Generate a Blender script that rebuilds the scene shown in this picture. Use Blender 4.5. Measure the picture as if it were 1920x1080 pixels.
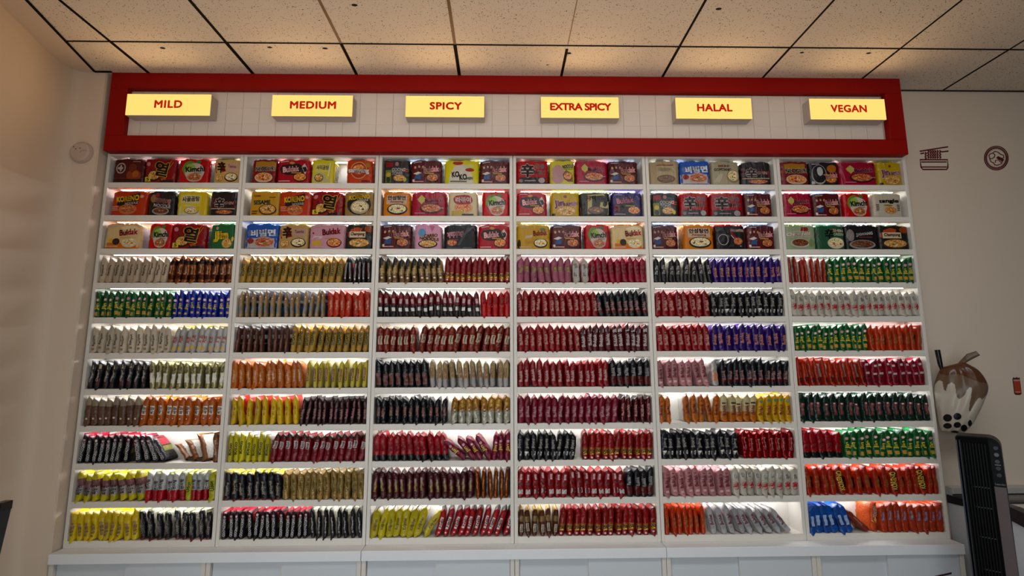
import bpy, bmesh, math, random, zlib
from mathutils import Vector, Matrix, Euler

for o in list(bpy.data.objects):
    bpy.data.objects.remove(o, do_unlink=True)
SC = bpy.context.scene
COL = SC.collection
Z0 = 0.63                      # height of the countertop above the floor
PI = math.pi

# ------------------------------------------------------------------ camera
cam_d = bpy.data.cameras.new('camera')
cam_d.sensor_width = 36.0
cam_d.lens = 36.0 * 960.377 / 1920.0
cam_d.clip_start = 0.05
cam = bpy.data.objects.new('camera', cam_d)
COL.objects.link(cam)
cam.location = (2.33238, -2.93517, 0.9705 + Z0)
cam.rotation_euler = (1.71469, 0.0035, -0.01994)
SC.camera = cam

# ------------------------------------------------------------------ world, exposure, room lights
w = bpy.data.worlds.new('room_air')
SC.world = w
w.use_nodes = True
w.node_tree.nodes['Background'].inputs[0].default_value = (1.0, 0.95, 0.9, 1)
w.node_tree.nodes['Background'].inputs[1].default_value = 0.056
SC.view_settings.view_transform = 'Standard'
SC.view_settings.look = 'None'
SC.view_settings.gamma = 1.0
SC.view_settings.use_curve_mapping = False
SC.view_settings.exposure = 0.0
SC.cycles.use_denoising = True
SC.cycles.max_bounces = 7
SC.cycles.diffuse_bounces = 4
SC.cycles.glossy_bounces = 3
SC.cycles.sample_clamp_indirect = 6.0
SC.cycles.caustics_reflective = False
SC.cycles.caustics_refractive = False


def area(name, loc, target, sx, sy, energy, color, spread=180):
    d = bpy.data.lights.new(name, 'AREA')
    d.shape = 'RECTANGLE'
    d.size, d.size_y = sx, sy
    d.energy = energy
    d.color = color
    d.spread = math.radians(spread)
    o = bpy.data.objects.new(name, d)
    COL.objects.link(o)
    o.location = loc
    v = Vector(target) - Vector(loc)
    o.rotation_euler = v.to_track_quat('-Z', 'Y').to_euler()
    return o


# the shop window behind the photographer, the warm lamps of the room, an added ceiling fill
area('shop_window_daylight', (1.0, -6.2, 1.9), (2.6, 0, 0.75), 3.4, 2.0, 30, (0.86, 0.94, 1.0), 110)
area('door_daylight', (1.7, -4.4, 0.55), (1.9, 0, 0.75), 2.4, 0.8, 13, (0.84, 0.94, 1.0), 120)
area('ceiling_light_panel', (3.1, -2.0, 3.27), (3.1, -1.7, 0), 3.2, 0.6, 33, (0.9, 0.96, 1.0))
area('added_warm_uplight', (2.5, -3.2, 0.5), (2.5, -1.5, 3.32), 3.0, 0.6, 9, (1.0, 0.74, 0.54), 75)  # added fill from below, only there to brighten the ceiling
area('warm_room_lamp', (-0.1, -2.6, 2.9), (-0.4, -0.6, 2.6), 0.8, 0.5, 2.0, (1.0, 0.55, 0.27))
area('warm_ceiling_lamp', (3.2, -3.6, 3.1), (2.9, -0.3, 1.6), 2.6, 0.9, 4, (1.0, 0.83, 0.66))

# ------------------------------------------------------------------ colours and materials


def lin(h):
    h = h.lstrip('#')
    r = []
    for i in (0, 2, 4):
        c = int(h[i:i + 2], 16) / 255.0
        r.append(c / 12.92 if c <= 0.04045 else ((c + 0.055) / 1.055) ** 2.4)
    return (r[0], r[1], r[2], 1.0)


_M = {}


def base_mat(key):
    m = bpy.data.materials.new(key)
    m.use_nodes = True
    nt = m.node_tree
    return m, nt, nt.nodes['Principled BSDF']


def paint(col, rough=0.5, key=None, bump=0.0, bscale=300.0, spec=0.35, metal=0.0, var=0.0, vscale=3.0):
    k = ('paint', col, rough, bump, bscale, spec, metal, var)
    if k in _M:
        return _M[k]
    m, nt, b = base_mat(key or 'paint_' + col.lstrip('#'))
    b.inputs['Base Color'].default_value = lin(col)
    b.inputs['Roughness'].default_value = rough
    b.inputs['Specular IOR Level'].default_value = spec
    b.inputs['Metallic'].default_value = metal
    tc = nt.nodes.new('ShaderNodeTexCoord')
    if var:
        n = nt.nodes.new('ShaderNodeTexNoise')
        n.inputs['Scale'].default_value = vscale
        n.inputs['Detail'].default_value = 4
        nt.links.new(tc.outputs['Object'], n.inputs['Vector'])
        mr = nt.nodes.new('ShaderNodeMapRange')
        mr.inputs[3].default_value = 1 - var
        mr.inputs[4].default_value = 1 + var
        nt.links.new(n.outputs[0], mr.inputs[0])
        hs = nt.nodes.new('ShaderNodeHueSaturation')
        hs.inputs['Color'].default_value = lin(col)
        nt.links.new(mr.outputs[0], hs.inputs['Value'])
        nt.links.new(hs.outputs[0], b.inputs['Base Color'])
    if bump:
        n = nt.nodes.new('ShaderNodeTexNoise')
        n.inputs['Scale'].default_value = bscale
        n.inputs['Detail'].default_value = 3
        nt.links.new(tc.outputs['Object'], n.inputs['Vector'])
        bp = nt.nodes.new('ShaderNodeBump')
        bp.inputs['Strength'].default_value = bump
        bp.inputs['Distance'].default_value = 0.002
        nt.links.new(n.outputs[0], bp.inputs['Height'])
        nt.links.new(bp.outputs[0], b.inputs['Normal'])
    _M[k] = m
    return m


def film(col, metal=0.0, rough=0.3, scale=45.0, strength=0.5, spec=0.36, streak=False):
    """crinkled printed plastic film: every packet a little different in tone"""
    k = ('film', col, metal, rough, scale, strength, spec, streak)
    if k in _M:
        return _M[k]
    m, nt, b = base_mat(('foil_' if metal else 'film_') + col.lstrip('#'))
    b.inputs['Roughness'].default_value = rough
    b.inputs['Metallic'].default_value = metal
    b.inputs['Specular IOR Level'].default_value = spec
    oi = nt.nodes.new('ShaderNodeObjectInfo')
    mr = nt.nodes.new('ShaderNodeMapRange')
    mr.inputs[3].default_value = 0.84
    mr.inputs[4].default_value = 1.16
    nt.links.new(oi.outputs['Random'], mr.inputs[0])
    hs = nt.nodes.new('ShaderNodeHueSaturation')
    hs.inputs['Saturation'].default_value = 1.04
    hs.inputs['Color'].default_value = tuple(c * (.95 if streak else .7) for c in lin(col)[:3]) + (1,)
    nt.links.new(mr.outputs[0], hs.inputs['Value'])
    nt.links.new(hs.outputs[0], b.inputs['Base Color'])
    tc = nt.nodes.new('ShaderNodeTexCoord')
    ad = nt.nodes.new('ShaderNodeVectorMath')
    ad.operation = 'ADD'
    sc = nt.nodes.new('ShaderNodeVectorMath')
    sc.operation = 'SCALE'
    sc.inputs[0].default_value = (7.3, 3.1, 5.7)
    nt.links.new(oi.outputs['Random'], sc.inputs['Scale'])
    nt.links.new(tc.outputs['Object'], ad.inputs[0])
    nt.links.new(sc.outputs[0], ad.inputs[1])
    n = nt.nodes.new('ShaderNodeTexNoise')
    n.inputs['Scale'].default_value = scale
    n.inputs['Detail'].default_value = 3.0
    n.inputs['Distortion'].default_value = 1.6
    n.noise_type = 'RIDGED_MULTIFRACTAL'
    n.normalize = True
    if streak:      # long slanting creases in the outer bag
        mp = nt.nodes.new('ShaderNodeMapping')
        mp.inputs['Rotation'].default_value = (0, 0.6, 0)
        mp.inputs['Scale'].default_value = (1.5, 1.0, 0.45)
        nt.links.new(ad.outputs[0], mp.inputs['Vector'])
        nt.links.new(mp.outputs[0], n.inputs['Vector'])
    else:
        nt.links.new(ad.outputs[0], n.inputs['Vector'])
    bp = nt.nodes.new('ShaderNodeBump')
    bp.inputs['Strength'].default_value = strength
    bp.inputs['Distance'].default_value = 0.006
    nt.links.new(n.outputs[0], bp.inputs['Height'])
    nt.links.new(bp.outputs[0], b.inputs['Normal'])
    _M[k] = m
    return m


def food(kind):
    """a printed picture of cooked noodles"""
    k = ('food', kind)
    if k in _M:
        return _M[k]
    c1, c2, c3 = {'red': ('3a0d08', 'b24a22', 'd99a5a'), 'gold': ('4a2408', 'c98a35', 'ecd08a'), 'dark': ('140806', '5a2c18', 'a8693c'),
                  'pale': ('8a7a55', 'd8c48e', 'f2e6c0'), 'orange': ('5a1c08', 'd07028', 'f0b868')}[kind]
    m, nt, b = base_mat('noodle_print_' + kind)
    tc = nt.nodes.new('ShaderNodeTexCoord')
    n = nt.nodes.new('ShaderNodeTexNoise')
    n.inputs['Scale'].default_value = 70
    n.inputs['Detail'].default_value = 3
    n.inputs['Distortion'].default_value = 2.5
    nt.links.new(tc.outputs['Object'], n.inputs['Vector'])
    cr = nt.nodes.new('ShaderNodeValToRGB')
    e = cr.color_ramp.elements
    e[0].position, e[0].color = 0.36, lin(c1)
    e[1].position, e[1].color = 0.66, lin(c3)
    x = e.new(0.5)
    x.color = lin(c2)
    nt.links.new(n.outputs[0], cr.inputs[0])
    nt.links.new(cr.outputs[0], b.inputs['Base Color'])
    b.inputs['Roughness'].default_value = 0.3
    _M[k] = m
    return m


def glow(key, col, strength):
    k = ('glow', key)
    if k in _M:
        return _M[k]
    m, nt, b = base_mat(key)
    b.inputs['Base Color'].default_value = (col[0] * .06, col[1] * .06, col[2] * .06, 1)
    b.inputs['Emission Color'].default_value = col
    b.inputs['Emission Strength'].default_value = strength
    b.inputs['Roughness'].default_value = 0.6
    _M[k] = m
    return m


# ------------------------------------------------------------------ mesh builders


class MB:
    """collects polygons with material slots, then links them as ONE mesh object"""

    def __init__(s):
        s.v, s.f, s.m, s.sm, s.mats = [], [], [], [], []

    def slot(s, m):
        if m not in s.mats:
            s.mats.append(m)
        return s.mats.index(m)

    def poly(s, pts, m, smooth=False):
        i = len(s.v)
        s.v += [tuple(p) for p in pts]
        s.f.append(tuple(range(i, i + len(pts))))
        s.m.append(s.slot(m))
        s.sm.append(smooth)

    def add(s, verts, faces, m, smooth=False):
        i = len(s.v)
        s.v += [tuple(p) for p in verts]
        k = s.slot(m)
        for f in faces:
            s.f.append(tuple(a + i for a in f))
            s.m.append(k)
            s.sm.append(smooth)

    def box(s, x0, x1, y0, y1, z0, z1, m):
        v = [(x0, y0, z0), (x1, y0, z0), (x1, y1, z0), (x0, y1, z0), (x0, y0, z1), (x1, y0, z1), (x1, y1, z1), (x0, y1, z1)]
        s.add(v, [(0, 3, 2, 1), (4, 5, 6, 7), (0, 1, 5, 4), (1, 2, 6, 5), (2, 3, 7, 6), (3, 0, 4, 7)], m)

    def bbox(s, x0, x1, y0, y1, z0, z1, m, r=0.003, seg=2):
        bm = bmesh.new()
        bmesh.ops.create_cube(bm, size=1)
        for v in bm.verts:
            v.co = Vector(((x0 + x1) / 2 + v.co.x * (x1 - x0), (y0 + y1) / 2 + v.co.y * (y1 - y0), (z0 + z1) / 2 + v.co.z * (z1 - z0)))
        bmesh.ops.bevel(bm, geom=bm.edges[:], offset=r, segments=seg, affect='EDGES', profile=0.5)
        bm.verts.index_update()
        s.add([v.co for v in bm.verts], [[v.index for v in f.verts] for f in bm.faces], m)
        bm.free()

    def cyl(s, c, axis, r, h, m, n=24, r2=None, cap=True):
        """cylinder from c along axis"""
        q = Vector(axis).normalized().to_track_quat('Z', 'Y')
        r2 = r if r2 is None else r2
        a = [Vector(c) + q @ Vector((r * math.cos(2 * PI * i / n), r * math.sin(2 * PI * i / n), 0)) for i in range(n)]
        b = [Vector(c) + q @ Vector((r2 * math.cos(2 * PI * i / n), r2 * math.sin(2 * PI * i / n), h)) for i in range(n)]
        s.add(a + b, [(i, (i + 1) % n, n + (i + 1) % n, n + i) for i in range(n)], m, True)
        if cap:
            s.add(a, [tuple(range(n - 1, -1, -1))], m)
            s.add(b, [tuple(range(n))], m)

    def mesh(s, name):
        me = bpy.data.meshes.new(name)
        me.from_pydata(s.v, [], s.f)
        for m in s.mats:
            me.materials.append(m)
        me.polygons.foreach_set('material_index', s.m)
        me.polygons.foreach_set('use_smooth', s.sm)
        me.update()
        return me

    def build(s, name, parent=None, loc=None, rot=None):
        return put(name, s.mesh(name), parent, loc, rot)


def put(name, me, parent=None, loc=None, rot=None):
    o = bpy.data.objects.new(name, me)
    COL.objects.link(o)
    if parent is not None:
        o.parent = parent
    if loc is not None:
        o.location = loc
    if rot is not None:
        o.rotation_euler = rot
    return o


def empty(name, loc, rot=(0, 0, 0)):
    return put(name, None, None, loc, rot)


def tag(o, label, cat, group=None):
    o['label'] = label
    o['category'] = cat
    if group:
        o['group'] = group
    return o


def structure(o):
    o['kind'] = 'structure'
    return o


_T = {}


def text2d(t, bold=0.0, spacing=1.0, ring=4):
    """filled outlines of a word: vertices in 2D and faces; bold thickens the strokes"""
    k = (t, bold, spacing, ring)
    if k in _T:
        return _T[k]
    cu = bpy.data.curves.new('lettering', 'FONT')
    cu.body = t
    cu.size = 1.0
    cu.fill_mode = 'FRONT'
    cu.resolution_u = 3
    cu.space_character = spacing
    ob = bpy.data.objects.new('lettering', cu)
    COL.objects.link(ob)
    dg = bpy.context.evaluated_depsgraph_get()
    me = ob.evaluated_get(dg).to_mesh()
    v = [(p.co.x, p.co.y) for p in me.vertices]
    f = [tuple(p.vertices) for p in me.polygons]
    ob.evaluated_get(dg).to_mesh_clear()
    bpy.data.objects.remove(ob, do_unlink=True)
    bpy.data.curves.remove(cu)
    if not v:
        v, f = [(0, 0), (1, 0), (1, 1)], []
    if bold and f:
        n0, v0, f0 = len(v), v, f
        v, f = [], []
        for q in range(ring):
            dx, dy = bold * math.cos(2 * PI * (q + 0.5) / ring), bold * math.sin(2 * PI * (q + 0.5) / ring)
            f += [tuple(a + len(v) for a in p) for p in f0]
            v += [(x + dx, y + dy) for x, y in v0]
    x0, x1 = min(p[0] for p in v), max(p[0] for p in v)
    y0, y1 = min(p[1] for p in v), max(p[1] for p in v)
    _T[k] = (v, f, (x0, x1, y0, y1))
    return _T[k]


ORD = 'first second third fourth fifth sixth seventh eighth ninth tenth eleventh twelfth thirteenth fourteenth fifteenth sixteenth seventeenth eighteenth nineteenth twentieth twenty-first twenty-second'.split()
SIGNS = ['MILD', 'MEDIUM', 'SPICY', 'EXTRA SPICY', 'HALAL', 'VEGAN']
ROWS = ['top', 'second', 'third', 'fourth', 'fifth', 'sixth', 'seventh', 'eighth', 'ninth', 'tenth', 'bottom']

# ------------------------------------------------------------------ the room
WALL = paint('dac9b6', 0.75, 'wall_paint', bump=0.06, bscale=220, spec=0.2)
WHITE = paint('dad4ca', 0.45, 'white_laminate', spec=0.4, var=0.02)
CAB = paint('cdd2d6', 0.4, 'cabinet_laminate', spec=0.4, var=0.02)
ZC = 2.687                      # ceiling above countertop

mb = MB()
mb.box(-1.2, 7.5, -7.0, 0.4, -0.1, 0.0, paint('8d8780', 0.4, 'floor_vinyl', var=0.05))
structure(mb.build('floor'))

mb = MB()                       # wall behind the shelves and to their right
mb.box(-0.6, 7.5, 0.165, 0.3, 0.0, Z0 + 3.0, WALL)
structure(mb.build('wall_back'))
mb = MB()
mb.box(4.806, 7.5, 0.085, 0.164, 0.0, Z0 + ZC + 0.02, WALL)
structure(mb.build('wall_right_of_shelves'))
# soft rounded corner from the stub beside the shelves into the left wall
mb = MB()
prof = [(-0.012, 0.16), (-0.012, -0.05), (-0.017, -0.06), (-0.07, -0.06), (-0.12, -0.061)]
qa, qb, qc = Vector((-0.13, -0.061)), Vector((-0.232, -0.063)), Vector((-0.165, -0.32))
for i in range(1, 15):
    t = i / 14
    q = qa * (1 - t) ** 2 + qb * 2 * t * (1 - t) + qc * t * t
    prof.append((q.x, q.y))
prof += [(-0.095, -0.58), (0.18, -1.58), (0.30, -2.02), (0.30, -2.2), (-1.2, -2.2), (-1.2, 0.16)]
n = len(prof)
vv = [(x, y, 0) for x, y in prof] + [(x, y, Z0 + ZC + 0.02) for x, y in prof]
mb.add(vv, [(i, i + 1, n + i + 1, n + i) for i in range(n - 1)], WALL, True)
mb.add(vv, [tuple(range(n - 1, -1, -1)), tuple(range(n, 2 * n))], WALL)
ow = structure(mb.build('wall_left'))
for p in ow.data.polygons:
    if p.index in (0, 1, 2) or p.index > n - 6:
        p.use_smooth = False

# ceiling of mineral tiles with pin-holes
m, nt, b = base_mat('ceiling_tile')
tc = nt.nodes.new('ShaderNodeTexCoord')
vo = nt.nodes.new('ShaderNodeTexVoronoi')
vo.inputs['Scale'].default_value = 100
nz = nt.nodes.new('ShaderNodeTexNoise')
nz.inputs['Scale'].default_value = 30
nz.inputs['Detail'].default_value = 3
mx = nt.nodes.new('ShaderNodeVectorMath')
mx.operation = 'MULTIPLY_ADD'
mx.inputs[1].default_value = (0.035, 0.035, 0.0)
nt.links.new(nz.outputs['Color'], mx.inputs[0])
nt.links.new(tc.outputs['Object'], mx.inputs[2])
nt.links.new(mx.outputs[0], vo.inputs['Vector'])
nz2 = nt.nodes.new('ShaderNodeTexNoise')
nz2.inputs['Scale'].default_value = 55
nt.links.new(tc.outputs['Object'], nz2.inputs['Vector'])
ad = nt.nodes.new('ShaderNodeMath')
ad.operation = 'MULTIPLY_ADD'
ad.inputs[1].default_value = 0.55
nt.links.new(nz2.outputs[0], ad.inputs[0])
nt.links.new(vo.outputs['Distance'], ad.inputs[2])
cr = nt.nodes.new('ShaderNodeValToRGB')
e = cr.color_ramp.elements
e[0].position, e[0].color = 0.42, lin('5c4c3e')
e[1].position, e[1].color = 0.50, lin('e0d3c3')
nt.links.new(ad.outputs[0], cr.inputs[0])
nt.links.new(cr.outputs[0], b.inputs['Base Color'])
b.inputs['Roughness'].default_value = 0.9
bp = nt.nodes.new('ShaderNodeBump')
bp.inputs['Strength'].default_value = 0.5
bp.inputs['Distance'].default_value = 0.003
nt.links.new(cr.outputs[0], bp.inputs['Height'])
nt.links.new(bp.outputs[0], b.inputs['Normal'])
TILE = m
HOLE = paint('1a120c', 0.9, 'dark_hole')
X0C, PX, YC1 = 0.2273, 0.6169, -0.355
mb = MB()
mb.box(-1.2, 7.5, -7.0, 0.3, Z0 + ZC, Z0 + ZC + 0.08, TILE)
structure(mb.build('ceiling'))
# drywall border where the ceiling meets the slanting left wall
mb = MB()
pts = [(-0.6, 0.1), (-0.077, -0.075), (0.072, -0.67), (0.45, -2.15), (-0.6, -2.15)]
z = Z0 + ZC
k = len(pts)
mb.add([(x, y, z - 0.004) for x, y in pts] + [(x, y, z - 0.0005) for x, y in pts],
       [tuple(range(k))] + [(i, (i + 1) % k, k + (i + 1) % k, k + i) for i in range(k)], WALL)
structure(mb.build('trim_1'))
# dark grid lines between the tiles
GR = paint('120d0a', 0.8, 'ceiling_grid_dark', spec=0.1)
GR2 = paint('6a4a28', 0.5, 'ceiling_grid_brass')
mb = MB()
z1, z2 = Z0 + ZC - 0.002, Z0 + ZC + 0.01
for i in range(0, 12):
    x = X0C + i * PX
    wd = (0.0095, 0.010, 0.0085, 0.0095, 0.0075, 0.0075, 0.0065, 0.006, 0.006)[i % 9]
    if i == 4:
        mb.box(x - wd, x + wd, YC1 + 0.03, 0.2, z1, z2, GR)
        mb.box(x - 0.0025, x + 0.0025, -7, YC1, z1 + 0.0006, z2, paint('9a8468', 0.9, 'tile_joint'))
        continue
    mb.box(x - wd, x + wd, YC1 - 0.0, 0.2, z1, z2, GR)
    mb.box(x - wd * 0.8, x + wd * 0.8, -7, YC1, z1, z2, GR2 if i in (2, 3) else GR)
for r in range(0, 9):
    y = YC1 - r * PX
    mb.box(0.0, 7.5, y - 0.0045, y + 0.0045, z1 - 0.0004, z2, GR)
structure(mb.build('ceiling_grid'))
mb = MB()
a, b2 = Vector((-0.077, -0.075, 0)), Vector((0.072, -0.67, 0))
d = (b2 - a).normalized()
nn = Vector((-d.y, d.x, 0)) * 0.0065
a2, e2 = a - d * 0.01, a + d * 2.2
z = Z0 + ZC - 0.0055
q = [a2 - nn, a2 + nn, e2 + nn, e2 - nn]
mb.add([(p.x, p.y, z) for p in q] + [(p.x, p.y, z + 0.004) for p in q], [(0, 1, 2, 3), (4, 7, 6, 5), (0, 4, 5, 1), (1, 5, 6, 2), (2, 6, 7, 3), (3, 7, 4, 0)], GR)
mb.box(-0.08, 0.02, -0.072, -0.06, z - 0.001, z + 0.004, GR)
mb.box(4.79, 7.5, 0.074, 0.0845, z, z + 0.004, paint('2a221c', 0.8, 'wall_angle'))
structure(mb.build('trim_2'))
# screw holes and nicks in the tiles nearest the wall
mb = MB()
for (x, y, r) in ((0.47, -0.30, 0.012), (1.06, -0.315, 0.011), (1.36, -0.31, 0.012), (1.62, -0.66, 0.012), (2.71, -0.285, 0.012), (3.40, -0.66, 0.012), (4.40, -0.31, 0.011), (4.02, -0.31, 0.010), (2.60, -0.17, 0.006)):
    k = 12
    mb.add([(x + r * math.cos(2 * PI * i / k) * 1.25, y + r * 0.75 * math.sin(2 * PI * i / k), Z0 + ZC - 0.0008) for i in range(k)], [tuple(range(k - 1, -1, -1))], HOLE)
structure(mb.build('ceiling_nicks'))

# ------------------------------------------------------------------ red header frame with tiled panel
RED = paint('900c06', 0.5, 'red_painted_board', spec=0.12, var=0.05, vscale=1.5)
hx0, hx1, hz0, hz1 = 0.014, 4.777, 2.198, 2.686
ix0, ix1, iz0, iz1 = 0.118, 4.678, 2.292, 2.588
root = empty('sign_header', (2.4, -0.055, Z0 + hz0))
tag(root, 'long red framed header board above the noodle shelves with white tiled centre', 'header board')


def child_box(name, parent, x0, x1, y0, y1, zz0, zz1, m, r=0.002):
    p = parent.matrix_world.translation if False else parent.location
    b_ = MB()
    b_.bbox(x0 - p.x, x1 - p.x, y0 - p.y, y1 - p.y, zz0 - p.z, zz1 - p.z, m, r, 1)
    return b_.build(name, parent)


for nm, x0, x1, a, b3 in (('top_rail', hx0, hx1, iz1, hz1), ('bottom_rail', hx0, hx1, hz0, iz0), ('left_stile', hx0, ix0, iz0 - 0.0, iz1), ('right_stile', ix1, hx1, iz0, iz1)):
    child_box(nm, root, x0, x1, -0.055, 0.06 if nm != 'bottom_rail' else -0.0005, Z0 + a, Z0 + b3, RED)
# tiled panel: square tiles with thin grooves
PANEL = paint('ddd0c4', 0.5, 'panel_tile', spec=0.3, var=0.015)
GROOVE = paint('b0a294', 0.8, 'panel_groove')
mb = MB()
px, pz = root.location.x, root.location.z
mb.box(ix0 - px, ix1 - px, 0.04, 0.06, Z0 + iz0 - pz, Z0 + iz1 - pz, GROOVE)
tw = 0.0995
nx = int((ix1 - ix0) / tw) + 1
for i in range(nx):
    x0 = ix0 + i * tw - 0.03
    for j in range(3):
        za = iz0 + j * 0.0995 - 0.008
        xa, xb = max(x0, ix0), min(x0 + tw - 0.0016, ix1)
        zb, zt = max(za, iz0), min(za + 0.0995 - 0.0006, iz1)
        if xb - xa > 0.004 and zt - zb > 0.004:
            mb.box(xa - px, xb - px, 0.035, 0.0405, Z0 + zb - pz, Z0 + zt - pz, PANEL)
mb.build('tiled_panel', root)

# ------------------------------------------------------------------ the six lit signs
FACE = glow('sign_face_glow', (1.0, 0.61, 0.15, 1), 1.22)
LETTER = glow('sign_letter_glow', (0.70, 0.022, 0.008, 1), 0.62)
SBOX = paint('bdb3a8', 0.5, 'sign_box_white')
SX = [(0.150, 0.634), (0.989, 1.458), (1.768, 2.231), (2.565, 3.028), (3.368, 3.824), (4.176, 4.633)]
STXT = [(0.166, 1.12), (0.277, 1.1), (0.196, 1.1), (0.376, 0.94), (0.219, 1.08), (0.226, 1.08)]
for i, (x0, x1) in enumerate(SX):
    zb, zt = 2.397, 2.528
    cx = (x0 + x1) / 2
    r_ = empty('lightbox_sign', (cx, -0.02, Z0 + zb))
    tag(r_, f'yellow glowing lightbox sign with red lettering {SIGNS[i]}', 'sign', 'lightbox signs on the header')
    hw = (x1 - x0) / 2
    b_ = MB()
    b_.bbox(-hw, hw, -0.072, 0, 0, zt - zb, SBOX, 0.002, 1)
    b_.build('box_housing', r_)
    b_ = MB()
    b_.box(-hw + 0.001, hw - 0.001, -0.0765, -0.072, 0.001, zt - zb - 0.001, FACE)
    b_.build('lit_face', r_)
    tv, tf, (tx0, tx1, ty0, ty1) = text2d(SIGNS[i], 0.045, STXT[i][1], 8)
    tl = STXT[i][0] * 0.97
    s = tl / (tx1 - tx0)
    sz = 0.048 / (ty1 - ty0)
    off = 0.005 if i else 0.0
    b_ = MB()
    b_.add([((x - (tx0 + tx1) / 2) * s + off, -0.0772, (y - (ty0 + ty1) / 2) * sz + (zt - zb) / 2 + 0.003) for x, y in tv], tf, LETTER)
    b_.build('lettering', r_)
    la = area('sign_glow_lamp', (cx, -0.0985, Z0 + (zb + zt) / 2), (cx, -1.0, Z0 + (zb + zt) / 2), x1 - x0 - .02, zt - zb - .02, 0.95, (1.0, 0.66, 0.34))

# ------------------------------------------------------------------ shelf units
BAY = 0.8
PITCH = 0.19894
ZTOP = 2.0253                   # first shelf surface above the countertop
ZS = [ZTOP - k * PITCH for k in range(11)]
LED = glow('led_strip_glow', (0.98, 0.99, 1.0, 1), 44.0)
PT = 0.0185                     # side panel thickness
YB = 0.135                      # inside face of the back


def led_bar(mb_, h, z0, z1):
    """a light strip: white channel with the glowing diffuser on its underside"""
    mb_.box(-h, h, 0.065, 0.077, z0 + .0012, z1, WHITE)
    mb_.box(-h + .002, h - .002, 0.066, 0.076, z0, z0 + .0011, LED)


for bI in range(6):
    xa, xb = bI * BAY + 0.0012, (bI + 1) * BAY - 0.0012
    cx = (xa + xb) / 2
    r_ = empty('shelf_unit', (cx, 0, Z0))
    tag(r_, f'white lit shelf unit holding noodle packets under the {SIGNS[bI].lower()} sign', 'shelf unit', 'white shelf units')
    hx = (xb - xa) / 2
    for s_ in (-1, 1):
        b_ = MB()
        b_.bbox(*(sorted((s_ * hx, s_ * (hx - PT)))), 0.0, 0.15, 0.0005, 2.216, WHITE, 0.0012, 1)
        b_.build('side_panel', r_)
    b_ = MB()
    b_.box(-hx + PT, hx - PT, YB, 0.15, 0.0, 2.216, WHITE)
    b_.build('back_panel', r_)
    b_ = MB()
    b_.box(-hx + PT, hx - PT, 0.002, YB, 2.1875, 2.216, WHITE)
    top = b_.build('top_panel', r_)
    b_ = MB()
    led_bar(b_, hx - PT - 0.03, 2.1795, 2.1873)
    b_.build('led_strip', top)
    for k in range(11):
        b_ = MB()
        zt = ZS[k]
        lip = 0.033 if k < 10 else zt
        b_.bbox(-hx + PT, hx - PT, 0.0012, 0.016, zt - lip, zt, WHITE, 0.001, 1)
        b_.box(-hx + PT, hx - PT, 0.016, YB, zt - 0.018, zt, WHITE)
        sh = b_.build('shelf', r_)
        if k < 10:
            b_ = MB()
            led_bar(b_, hx - PT - 0.03, zt - 0.0258, zt - 0.0182)
            b_.build('led_strip', sh)

# ------------------------------------------------------------------ counter and cabinets below
for i, (x0, x1) in enumerate(((0.0, 1.6), (1.6, 3.2), (3.2, 4.8))):
    r_ = empty('countertop', ((x0 + x1) / 2, 0, Z0 - 0.05))
    hw = (x1 - x0) / 2 - 0.0012
    b_ = MB()
    b_.bbox(-hw, hw, -0.085, 0.15, 0, 0.05, paint('e6e8ea', .4, 'countertop_laminate', spec=.4, var=.02), 0.002, 2)
    b_.build('slab', r_)
    tag(r_, ('white countertop slab below mild and medium shelves', 'white countertop slab below spicy and extra spicy shelves', 'white countertop slab below halal and vegan shelves')[i], 'countertop', 'white countertop slabs')
for bI in range(6):
    xa, xb = bI * BAY, (bI + 1) * BAY
    r_ = empty('base_cabinet', ((xa + xb) / 2, 0, 0))
    tag(r_, f'pale grey sliding door cabinet below countertop under {SIGNS[bI].lower()} shelves', 'cabinet', 'base cabinets')
    h = Z0 - 0.05
    hx = BAY / 2 - 0.0012
    b_ = MB()
    for s_ in (-1, 1):
        b_.bbox(*(sorted((s_ * hx, s_ * (hx - 0.0225)))), -0.074, 0.15, 0.0, h - 0.0005, WHITE, 0.001, 1)
    b_.box(-hx + 0.0225, hx - 0.0225, 0.13, 0.15, 0.0, h - 0.0005, CAB)
    b_.box(-hx + 0.0225, hx - 0.0225, -0.03, 0.13, 0.0, 0.08, CAB)
    b_.build('carcass', r_)
    b_ = MB()
    b_.bbox(-hx + 0.024, 0.012, -0.052, -0.034, 0.082, h - 0.002, CAB, 0.0015, 1)
    b_.build('sliding_door', r_)
    b_ = MB()
    b_.bbox(-0.012, hx - 0.024, -0.068, -0.053, 0.082, h - 0.002, CAB, 0.0015, 1)
    b_.box(-0.0125, -0.009, -0.0695, -0.068, 0.085, h - 0.004, WHITE)
    b_.build('sliding_door', r_)

# ------------------------------------------------------------------ single noodle packets, standing on end
PROF = [  # height, half thickness, depth (all relative)
    (0.0, .42, 1.04), (.018, .70, 1.03), (.045, .90, 1.0), (.08, .98, .975), (.15, 1.0, .965), (.3, 1.02, .96), (.5, 1.03, .955),
    (.7, 1.02, .96), (.80, 1.0, .965), (.85, .95, .975), (.89, .80, .99), (.925, .52, 1.02), (.952, .26, 1.06), (.972, .12, 1.09), (1.0, .08, 1.10)]
PH, PTK, PD = 0.151, 0.034, 0.104


def prof_at(s):
    for i in range(len(PROF) - 1):
        a, c = PROF[i], PROF[i + 1]
        if s <= c[0]:
            k = (s - a[0]) / (c[0] - a[0])
            return a[1] + (c[1] - a[1]) * k, a[2] + (c[2] - a[2]) * k
    return PROF[-1][1:]


KEEPTOP = {'cheese', 'blackwhite', 'whitered', 'blackgrey', 'blackyellowtop', 'browntip', 'brownlabel', 'goldbrown'}


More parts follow.
